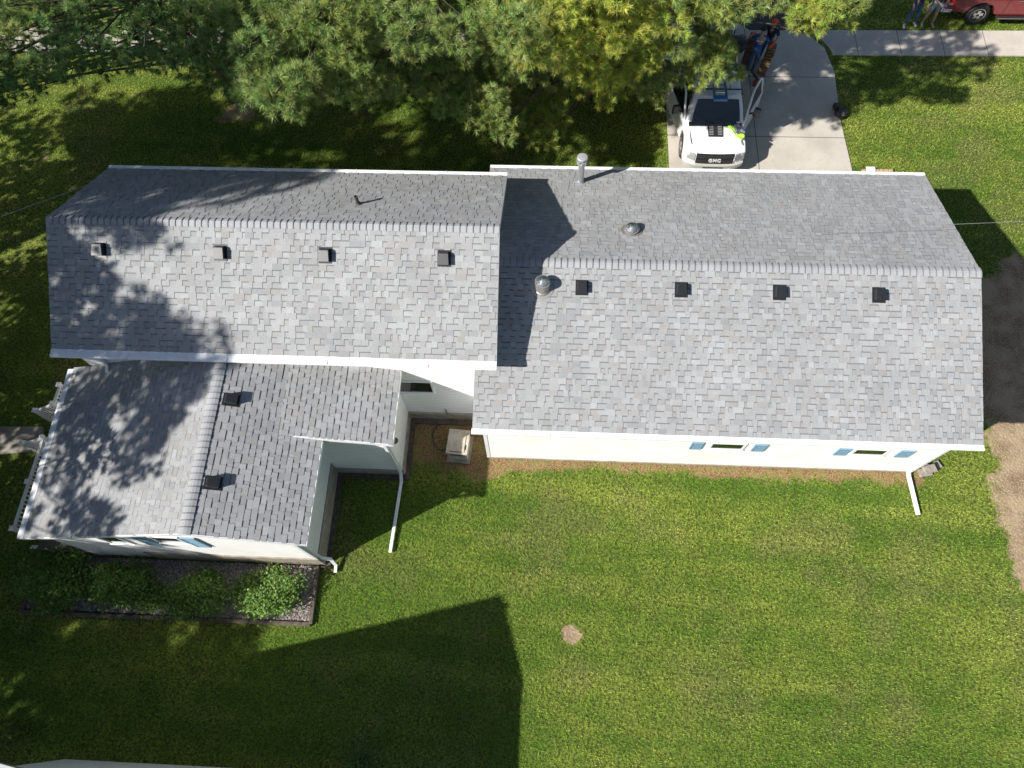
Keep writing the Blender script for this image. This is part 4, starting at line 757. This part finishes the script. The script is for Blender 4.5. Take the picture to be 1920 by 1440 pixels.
# ------------------------------------------------------------------ people
MSKIN = mat('skin', (.42, .25, .17), .55)
def skin(name, verts, edges, m, parent, sub=1):
    me = bpy.data.meshes.new(name); me.from_pydata([v[0] for v in verts], edges, []); me.materials.append(m)
    o = bpy.data.objects.new(name, me); COL.objects.link(o); o.parent = parent
    md = o.modifiers.new('skin', 'SKIN'); md.use_smooth_shade = True
    for i, v in enumerate(verts): sv = me.skin_vertices[0].data[i]; r = v[1]; sv.radius = r if isinstance(r, tuple) else (r, r); sv.use_root = (i == 0)
    s = o.modifiers.new('sub', 'SUBSURF'); s.levels = sub; s.render_levels = sub
    return o
def person(loc, rz, label, shirt, legs, shoes, hat, arms, feet, lean=(0, 0), shorts=False, sleeve=.45, glove=None, held=None, hair=None):
    """arms: ((elbow),(wrist)) for left(-x) and right(+x), local facing +y"""
    root = empty('person', loc, rz, label, 'person'); lx, ly = lean; V = []; E = []
    def at_(h): k = max(0, h-.9)/.85; return (lx*k, ly*k)
    def av(p, r, to=None): V.append((tuple(p), r)); i = len(V)-1; 
    def addv(p, r, to=None):
        V.append((tuple(p), r)); i = len(V)-1
        if to is not None: E.append((to, i))
        return i
    P = lambda x, y, z: (x+at_(z)[0], y+at_(z)[1], z)
    pel = addv(P(0, 0, .95), (.14, .10)); wa = addv(P(0, 0, 1.12), (.125, .09), pel); ch = addv(P(0, 0, 1.33), (.15, .10), wa); nk = addv(P(0, 0, 1.47), (.06, .06), ch); hb = addv(P(0, .01, 1.56), (.07, .075), nk); hm = addv(P(0, .015, 1.65), (.078, .098), hb); ht = addv(P(0, .01, 1.73), (.06, .075), hm)
    addv(P(0, .115, 1.635), (.014, .014), hm); 
    AR_ = []
    for s, (el, wr) in zip((-1, 1), arms):
        sh = addv(P(s*.18, 0, 1.40), .055, ch); ei = addv(el, .042, sh); wi = addv(wr, .027, ei); d = (Vector(wr)-Vector(el)).normalized(); pm_ = Vector(wr)+d*.07; pi_ = addv(pm_, (.038, .022), wi); AR_.append((P(s*.18, 0, 1.40), el, wr, d, pm_))
        side = d.cross(Vector((0, 0, 1))).normalized() if abs(d.z) < .95 else Vector((1, 0, 0)); dn = d.cross(side)
        for q, ln in ((-.027, .062), (-.009, .075), (.009, .07), (.027, .055)):
            f1 = addv(pm_+d*.035+side*q, .010, pi_); f2 = addv(pm_+d*(.035+ln*.55)+side*q*1.1+dn*.012*(1 if dn.z < 0 else -1), .009, f1); addv(pm_+d*(.035+ln*.9)+side*q*1.1+dn*.03*(1 if dn.z < 0 else -1), .008, f2)
        t1 = addv(pm_-d*.02-side*.035*s, .011, pi_); addv(pm_+d*.03-side*.055*s, .009, t1)
    FT = []
    for s, f in zip((-1, 1), feet):
        hp = addv((s*.085, 0, .88), .085, pel); kn = (s*.09+(f[0]-s*.09)*.55, f[1]*.5+.03, .49); ki = addv(kn, .058, hp); an = (f[0], f[1], .09); ai = addv(an, .038, ki); addv((f[0]+f[2]*.14, f[1]+f[3]*.14, .035), (.036, .022), ai); FT.append(((s*.085, 0, .88), kn, an, f))
    skin('body', V, E, MSKIN, root)
    # shirt
    v = [(P(0, 0, .80), (.15, .115)), (P(0, 0, .93), (.158, .118)), (P(0, 0, 1.12), (.145, .105)), (P(0, 0, 1.33), (.168, .115)), (P(0, 0, 1.46), (.09, .07))]; e_ = [(0, 1), (1, 2), (2, 3), (3, 4)]
    for a in AR_: i = len(v); v += [(a[0], .07), (tuple(Vector(a[0]).lerp(Vector(a[1]), .85 if sleeve < 1 else 1)), .058)]; e_ += [(3, i), (i, i+1)]
    if sleeve >= 1:
        for k, a in enumerate(AR_): v.append((tuple(Vector(a[1]).lerp(Vector(a[2]), .9)), .038)); e_.append((6+2*k, len(v)-1))
    so_ = skin('shirt', v, e_, shirt, root)
    v = [(P(0, 0, 1.06), (.14, .105)), (P(0, 0, .9), (.15, .11))]; e_ = [(0, 1)]
    for a in FT:
        i = len(v); kn = Vector(a[1])
        if shorts: v += [(a[0], .105), (tuple(Vector(a[0]).lerp(kn, .95)), .092)]; e_ += [(1, i), (i, i+1)]
        else: v += [(a[0], .10), (tuple(kn), .075), (tuple(Vector(a[2])+Vector((0, 0, .02))), .058)]; e_ += [(1, i), (i, i+1), (i+1, i+2)]
    skin('shorts' if shorts else 'jeans', v, e_, legs, root)
    for a in FT:
        f = a[3]; v = [((f[0]-f[2]*.05, f[1]-f[3]*.05, .055), (.045, .05)), ((f[0]+f[2]*.08, f[1]+f[3]*.08, .05), (.05, .045)), ((f[0]+f[2]*.19, f[1]+f[3]*.19, .035), (.04, .03))]; skin('shoe', v, [(0, 1), (1, 2)], shoes, root)
    hx, hy = at_(1.7)
    if hat: 
        b = MB(); b.lathe((hx, hy+.01, 1.665), [(.098, 0), (.104, .03), (.095, .07), (.06, .105), (.01, .118)], 20); b.box((hx-.065, hy+.08, 1.672), (hx+.065, hy+.19, 1.682)); fix(b.build('cap', hat, root, smooth=False))
    if hair: b = MB(); b.lathe((hx, hy-.012, 1.66), [(.093, -.03), (.099, .02), (.088, .07), (.05, .10), (.01, .108)], 18); b.build('hair', hair, root, smooth=True)
    for s in (-1, 1): b = MB(); b.lathe((hx+s*.033, hy+.104, 1.655), [(.002, -.006), (.009, 0), (.002, .006)], 8); b.build('eye', MDARK, root)
    if glove:
        for a, on in zip(AR_, glove[1]):
            if on: skin('glove', [(tuple(Vector(a[2])-a[3]*.16), .042), (a[2], .042), (tuple(a[4]+a[3]*.04), (.056, .04)), (tuple(a[4]+a[3]*.10), (.045, .03))], [(0, 1), (1, 2), (2, 3)], glove[0], root)
    return root
MBLUE = mat('blue_shirt', (.012, .085, .30), .85); MNAVY = mat('navy_shirt', (.018, .024, .05), .9); MJEAN = mat('denim', (.06, .12, .22), .9, noise=(9, (.035, .07, .14), .4, .6)); MGREYS = mat('grey_shorts', (.22, .25, .28), .9); MWSH = mat('white_shoe', (.65, .65, .65), .6); MGSH = mat('grey_shoe', (.3, .28, .25), .7); MHIV = mat('hivis_orange', (.85, .10, .01), .7); MCAP = mat('dark_cap', (.03, .035, .03), .9); MHAIR = mat('brown_hair', (.05, .03, .02), .8)
pA = person((7.02, 20.78, .03), R(-12), 'person in a blue t-shirt, dark cap and jeans seen from behind beside the white pickup', MBLUE, MJEAN, MDARK, MCAP, (((-.30, .22, 1.22), (-.22, .50, 1.15)), ((.30, .20, 1.2), (.26, .46, 1.08))), ((-.10, -.02, 0, 1), (.10, .05, 0, 1)), lean=(.02, .16), glove=(MHIV, (1, 0)))
b = MB(); 
for k in range(7): b.box((-.13+k*.036, -.085, 1.36), (-.10+k*.036, -.08, 1.385+.01*(k % 3)))
b.build('shirt_print', mat('print_white', (.75, .78, .8), .8), pA)
pB = person((7.52, 21.35, .03), R(150), 'person in a navy shirt with bright orange cap and gloves', MNAVY, MJEAN, MDARK, MHIV, (((-.30, .16, 1.2), (-.24, .42, 1.12)), ((.30, .16, 1.2), (.2, .42, 1.15))), ((-.10, 0, 0, 1), (.12, .05, 0, 1)), lean=(0, .10), glove=(MHIV, (1, 1)))
pC = person((12.95, 23.2, 0), R(180), 'person in blue jeans and white shoes standing by the pavement', MNAVY, MJEAN, MWSH, None, (((-.30, .02, 1.15), (-.28, .14, .93)), ((.28, .05, 1.15), (.25, .18, .95))), ((-.20, 0, -.25, .97), (.17, .10, .25, .97)), lean=(.03, 0), hair=MHAIR, sleeve=1)
pD = person((13.6, 23.25, 0), R(180), 'person in a dark t-shirt and grey shorts holding a small controller beside the red pickup', MNAVY, MGREYS, MGSH, None, (((-.27, .12, 1.15), (-.09, .33, 1.10)), ((.27, .12, 1.15), (.09, .33, 1.10))), ((-.17, .08, -.2, 1), (.16, .02, .2, 1)), shorts=True, hair=MHAIR)
b = MB(); b.box((-.10, -.05, -.02), (.10, .05, .02)); b.tube([(-.07, .03, .02), (-.07, .05, .07)], .008, 5); b.tube([(.07, .03, .02), (.07, .05, .07)], .008, 5); o = b.build('remote_controller', mat('controller_grey', (.25, .25, .26), .5), bevel=.008); o.location = (13.6, 23.25-.45, 1.13); tag(o, 'small grey remote controller held in both hands by the person in shorts', 'controller')
# brown layered bundles on the drive
MBND = mat('bundle_brown', (.27, .17, .09), .9, noise=(7, (.15, .09, .045), .35, .65))
def bundles(x, y, n, h, w, d, dx, dy, label):
    o = empty('bundle_stack', (x, y, .03), R(-18), label, 'bundles')
    for k in range(n):
        b = MB(); a = Matrix.Rotation(R(rnd.uniform(-7, 7)), 3, 'Z'); ox, oy = dx*k+rnd.uniform(-.02, .02), dy*k+rnd.uniform(-.02, .02); b.box((ox-w/2, oy-d/2, k*h), (ox+w/2, oy+d/2, (k+1)*h-.012), rot=a, org=(ox, oy, k*h)); b.build('bundle', MBND, o, bevel=.015)
bundles(6.93, 21.25, 11, .085, .30, .34, 0, .02, 'tall leaning stack of brown wrapped bundles between the pickup and the man in blue'); bundles(7.45, 20.72, 10, .085, .28, .3, .006, .045, 'stack of brown wrapped bundles standing to the right of the man in blue')
# tools by the open door
a_, c_ = G(1409, 131, .5), G(1421, 150, .08); b = MB(); b.tube([a_, c_], .05, 8); b.tube([c_, c_+np.array([.04, -.1, 0])], [.05, .02], 8); tag(b.build('blower_tube', MDARK), 'black tube of a yard tool lying near the open truck door', 'tool')
q = G(1418, 157, .08); b = MB(); b.lathe(tuple(q-np.array([0, 0, .1])), [(.06, 0), (.12, .03), (.13, .14), (.10, .2), (.03, .22)], 14); b.box((q[0]-.03, q[1]-.12, .06), (q[0]+.03, q[1]+.12, .14)); tag(b.build('tool_motor', mat('rust_orange', (.30, .07, .03), .6)), 'rust coloured motor of a yard tool beside the open truck door', 'tool')
a_, c_ = G(1396, 160, .9), G(1404, 190, .04); b = MB(); b.tube([a_, c_], .016, 6); tag(b.build('broom', mat('handle_wood', (.5, .33, .1), .6)), 'yellow wooden tool handle leaning on the far side of the truck cab', 'tool')
# ------------------------------------------------------------------ pines
def project(Pw):
    d = np.asarray(Pw, float)-np.array([0, 0, CH]); z = d@AF; return 960+CF*(d@AR)/z, 720-CF*(d@AU)/z
BND = [(-200, 225), (0, 215), (60, 190), (130, 165), (200, 150), (260, 170), (330, 150), (390, 160), (440, 185), (480, 215), (545, 238), (600, 205), (660, 205), (720, 195), (770, 190), (830, 228), (880, 238), (940, 270), (1040, 284), (1065, 235), (1100, 200), (1190, 216), (1240, 185), (1290, 165), (1330, 155), (1395, 148), (1402, 120), (1385, 62), (1440, 20), (1480, 35), (1530, 74), (1570, 45), (1612, 35), (1640, -20), (1800, -120)]
BX, BY = np.array([b_[0] for b_ in BND], float), np.array([b_[1] for b_ in BND], float)
def pine_needles(name, clumps, seed, root, L=.18, wn=.0068, nn=44, tpc=112):
    """clumps: (centre, radius, colour, n factor)"""
    g = np.random.default_rng(seed); AV = []; AT = []
    for c, r, col, k in clumps:
        nt_ = max(8, int(tpc*k*(r/.65)**2)); a = g.uniform(0, 2*math.pi, nt_); el = np.arcsin(np.clip(g.uniform(-.55, 1, nt_), -1, 1)); rad = r*g.uniform(.45, 1.0, nt_)**.6
        lob = 1+.28*np.sin(a*3+c[0]*5)+.15*np.sin(a*5+c[1]*3)
        D = np.stack([np.cos(a)*np.cos(el), np.sin(a)*np.cos(el), np.sin(el)], 1)
        C = D*(rad*lob)[:, None]*np.array([1, 1, .5])+np.asarray(c)
        d = D*np.array([1, 1, .6])+np.array([0, 0, .45])+g.normal(0, .28, (nt_, 3)); d /= np.linalg.norm(d, axis=1)[:, None]
        tc_ = np.asarray(col)*g.uniform(.72, 1.25, (nt_, 1)); tc_ = tc_*(1+np.stack([g.normal(0, .10, nt_), np.zeros(nt_), g.normal(0, .1, nt_)], 1))
        C = np.repeat(C, nn, 0); d = np.repeat(d, nn, 0); T = np.repeat(tc_, nn, 0)
        rv = g.normal(0, 1, (nt_*nn, 3)); rv -= d*(rv*d).sum(1)[:, None]; rv /= np.linalg.norm(rv, axis=1)[:, None]
        sp_ = g.uniform(.15, 1.35, nt_*nn)[:, None]; nd = d*np.cos(sp_)+rv*np.sin(sp_); nd[:, 2] -= .08; ln = (L*g.uniform(.75, 1.15, nt_*nn))[:, None]
        st = C-d*(g.uniform(0, .07, nt_*nn))[:, None]; sd_ = np.cross(nd, g.normal(0, 1, (nt_*nn, 3))); sd_ /= np.linalg.norm(sd_, axis=1)[:, None]; sd_ *= wn
        V = np.stack([st-sd_, st+sd_, st+nd*ln], 1); AV.append(V.reshape(-1, 3)); AT.append(T*g.uniform(.85, 1.15, (nt_*nn, 1)))
    return tri_mesh(name, np.vstack(AV), np.clip(np.vstack(AT), 0, 1), MNEED, root, 3)
def pine(base, H, clumps, label, seed, tr=.24, cat='tree', group='tall pines around the house', **kw):
    root = empty('pine_tree', (base[0], base[1], 0), 0, label, cat, group); base3 = np.array([base[0], base[1], 0.])
    loc = [(np.asarray(c)-base3, r, col, k) for c, r, col, k in clumps]
    pine_needles('crown', loc, seed, root, **kw)
    b = MB(); b.tube([(0, 0, -.05), (0, 0, .3), (.05, 0, H*.35), (.0, .08, H*.7), (0, 0, H)], [tr*1.35, tr, tr*.8, tr*.45, .03], 10); b.build('trunk', MBARK, root, smooth=True)
    g = random.Random(seed); b = MB()
    for c, r, col, k in loc:
        hz = math.hypot(c[0], c[1]); z0 = max(1.8, min(H*.93, c[2]-hz*.38+g.uniform(-.4, .2))); m_ = (c[0]*.6+g.uniform(-.3, .3), c[1]*.6+g.uniform(-.3, .3), c[2]-.42-hz*.06); rr = .012+.006*hz
        b.tube([(0, 0, z0), m_, tuple(c)], [rr, rr*.6, .014], 5, cap=False)
        for q in range(5):
            a = g.uniform(0, 6.28); e_ = (c[0]+math.cos(a)*r*.8, c[1]+math.sin(a)*r*.8, c[2]+g.uniform(-.1, .2)*r); s_ = [m_[i]+(c[i]-m_[i])*g.uniform(.55, 1) for i in range(3)]; b.tube([s_, e_], [.012, .005], 4, cap=False)
    b.build('branch', MBARK, root); return root
GRN = np.array([.24, .33, .10]); DGR = np.array([.17, .27, .08]); YEL = np.array([.53, .57, .10]); LGR = np.array([.36, .43, .12])
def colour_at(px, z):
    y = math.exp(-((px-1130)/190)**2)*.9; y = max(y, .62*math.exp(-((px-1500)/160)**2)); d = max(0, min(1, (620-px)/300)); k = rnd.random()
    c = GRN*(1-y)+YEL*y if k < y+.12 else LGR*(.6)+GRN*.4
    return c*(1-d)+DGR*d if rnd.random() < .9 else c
trunks = {'A': ((-11.3, 19.3), 13.5), 'B': ((-4.6, 20.2), 14.5), 'C': ((1.6, 19.6), 14.0)}
cl = {k: [] for k in trunks}; placed = []; tries = 0
def lit_hit(c, m=.35):   # would this bough shade the part of drive and lawn that is sunny in the photo?
    x, y = c[0]+SX*c[2], c[1]+SY*c[2]
    return (3.4-m < x < 6.8 and y < 18.2+m) or (6.8 <= x < 10.2 and y < 18.0+m+(x-6.8)*.25) or (x >= 10.2 and y < 19.6+m and x < 30) or (14.5 < x and y < 20.6)
while tries < 20000:
    tries += 1; px = rnd.uniform(-120, 1640); lim = float(np.interp(px, BX, BY)); py = rnd.uniform(-260, lim)
    sparse = px < 400; r = rnd.uniform(.42, .74)
    z = rnd.uniform(3.6, 8.2) if not sparse else rnd.uniform(3.6, 7.5)
    if px > 1400: r = min(r, .45); z = rnd.uniform(5.0, 7.4)
    c = G(px, py, z); n_ = 0
    while lit_hit(c) and n_ < 8: z = max(2.9, z-.6); c = G(px, py, z); n_ += 1
    if lit_hit(c): continue
    rp = r*CF/(CH-z)*.92
    if py+rp*.85 > lim and py > -150: py = lim-rp*.85; c = G(px, py, z)
    if 1280 < px < 1400 and py > 30 and rnd.random() < .7: continue
    if 1290 < px < 1400 and py > 10 and px+rp > 1392: continue
    if 1385 < px < 1475 and py+rp > 5: continue
    if 250 < px < 400 and 70 < py < 120 and rnd.random() < .8: continue
    if px > 1400 and py+rp > lim: continue
    if any((px-a)**2+(py-b_)**2 < (40 if not sparse else 48)**2 and abs(z-zz_) < 1.5 for a, b_, zz_ in placed): continue
    if any((px-a)**2+(py-b_)**2 < (20 if not sparse else 28)**2 for a, b_, zz_ in placed): continue
    placed.append((px, py, z))
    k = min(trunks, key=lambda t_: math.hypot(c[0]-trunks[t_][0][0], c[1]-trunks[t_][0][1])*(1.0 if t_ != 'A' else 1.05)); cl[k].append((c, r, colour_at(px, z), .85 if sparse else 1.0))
for px, py, z, r in ((1510, 20, 7.0, .42), (1535, 42, 6.9, .33), (1585, 40, 6.8, .26), (1560, 10, 7.2, .36), (1470, -20, 7.2, .5), (1500, 50, 6.5, .22), (1020, 258, 4.0, .45), (1045, 232, 4.2, .42), (925, 222, 4.4, .5), (945, 250, 4.2, .34), (1360, 128, 4.2, .46), (1300, 132, 4.4, .52), (1325, 60, 5.2, .5), (1322, 98, 5.0, .5), (1225, 165, 4.6, .55)):
    c = G(px, py, z)
    while lit_hit(c, .1) and z > 3: z -= .3; c = G(px, py, z)
    cl['C'].append((c, r, colour_at(px, z), 1.1))
# out of frame upper crowns
for k, ((tx, ty), H) in trunks.items():
    for i in range(60):
        z = rnd.uniform(4, H); rr = (H+1-z)*.42*math.sqrt(rnd.random()); a = rnd.uniform(0, 6.28); c = np.array([tx+math.cos(a)*rr, ty+math.sin(a)*rr, z]); q = project(c)
        if not lit_hit(c, .8) and (q[1] < -70 or not -60 < q[0] < 1980): cl[k].append((c, rnd.uniform(.55, .85), GRN, .4))
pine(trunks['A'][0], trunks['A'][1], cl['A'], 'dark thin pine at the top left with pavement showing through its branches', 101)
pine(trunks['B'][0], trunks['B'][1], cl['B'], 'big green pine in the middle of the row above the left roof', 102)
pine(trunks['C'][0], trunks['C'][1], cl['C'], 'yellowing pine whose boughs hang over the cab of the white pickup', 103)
# trees beyond the left edge that throw the dappled shade
def shade_tree(base, H, R0, z0, n, seed, label):
    g = random.Random(seed); out = []
    while len(out) < n:
        z = z0+(H-z0)*g.random(); rr = R0*math.sqrt(max(.05, 1-((z-z0)/(H-z0)*1.02)**1.5))*math.sqrt(g.random()); a = g.uniform(0, 6.28); c = np.array([base[0]+rr*math.cos(a), base[1]+rr*math.sin(a), z]); r = g.uniform(.5, .9); q = project(c)
        if -90 < q[0] < 2000 and -90 < q[1] < 1530: continue
        out.append((c, r, GRN*.9, .55))
    pine(base, H, out, label, seed, nn=12, L=.22, wn=.028)
shade_tree((-17.9, 2.2), 13.2, 4.6, 4.0, 85, 201, 'pine standing just beyond the left edge of the photo')
shade_tree((-20.5, -5.0), 12.0, 4.8, 2.0, 125, 202, 'pine beyond the lower left corner of the photo')
shade_tree((-18.6, 7.6), 18.0, 3.7, 8.5, 115, 203, 'tallest pine, beyond the left edge of the photo')
shade_tree((-22.2, 12.8), 9.0, 3.2, 2.5, 90, 204, 'short pine beyond the upper left corner of the photo')
shade_tree((-20.8, 6.8), 8.0, 4.4, 1.2, 150, 205, 'low broad pine beyond the left edge of the photo')
shade_tree((-21.6, 10.6), 13.0, 3.1, 7.5, 75, 207, 'slim pine behind the tallest one, beyond the left edge')
shade_tree((-17.2, -6.0), 9.0, 2.8, 2.0, 70, 208, 'small pine beyond the lower left corner, nearest the neighbouring house')
shade_tree((-19.0, .8), 6.5, 3.2, .8, 90, 206, 'lowest bushy pine beyond the left edge of the photo')
# ------------------------------------------------------------------ grass blades on the lawn
def lawn_blades(n, x0, x1, y0, y1, seed, L=.05, w=.0085):
    g = np.random.default_rng(seed); x = g.uniform(x0, x1, n); y = g.uniform(y0, y1, n); so_, st_ = masks(x, y)
    keep = g.random(n) > np.maximum(so_*1.15-.08, st_*.92)
    keep &= ~((x > Rx0+.2) & (x < Rx1-.2) & (y > RwS) & (y < RyN-.3)) & ~((x > Lx0+.2) & (x < Lx1) & (y > LwS) & (y < LyN-.3)) & ~((x > EwW) & (x < EwE+.27) & (y > EwS-.05) & (y < LwS+.2)) & ~((x > EwE) & (x < BwE+.27) & (y > BwS-.05) & (y < LwS+.2))
    keep &= ~inpoly(x, y, DRIVE) & ~inpoly(x, y, BED) & ~((y > 21.35+.012*(x+10)) & (y < 22.75+.006*(x+10)) & ((x < 4) | (x > 10))) & ~((x > 3) & (x < 11.5) & (y > 22.5))
    keep &= ~inpoly(x, y, [g2(0, 800), g2(82, 800), g2(80, 846), g2(0, 852), (-26, 5.6), (-26, 6.6)])
    x, y = x[keep], y[keep]; n = len(x); a = g.uniform(0, 6.28, n); tilt = g.uniform(.2, .95, n); ln = L*g.uniform(.6, 1.5, n)*(1+.5*(fbm(x, y, .4, 5)-.5)); s_ = np.stack([-np.sin(a), np.cos(a), 0*a], 1)*w
    P = np.stack([x, y, np.full(n, -.002)], 1); d = np.stack([np.cos(a)*np.sin(tilt), np.sin(a)*np.sin(tilt), np.cos(tilt)], 1)*ln[:, None]
    V = np.stack([P-s_, P+s_, P+d], 1); T = grass_tint(x, y)*g.uniform(.6, 1.45, (n, 1)); pale = g.random(n) < .07; T[pale] = np.array([.30, .30, .12])
    return V.reshape(-1, 3), T
parts_ = [lawn_blades(330000, -14.5, 17.5, -2.4, 13.0, 5), lawn_blades(150000, -21, 18, 13.0, 24.2, 6, .055, .011)]
o = tri_mesh('grass', np.vstack([q[0] for q in parts_]), np.vstack([q[1] for q in parts_]), MGRASS); tag(o, 'mown green lawn grass with dry yellowish patches', 'grass', kind='stuff')
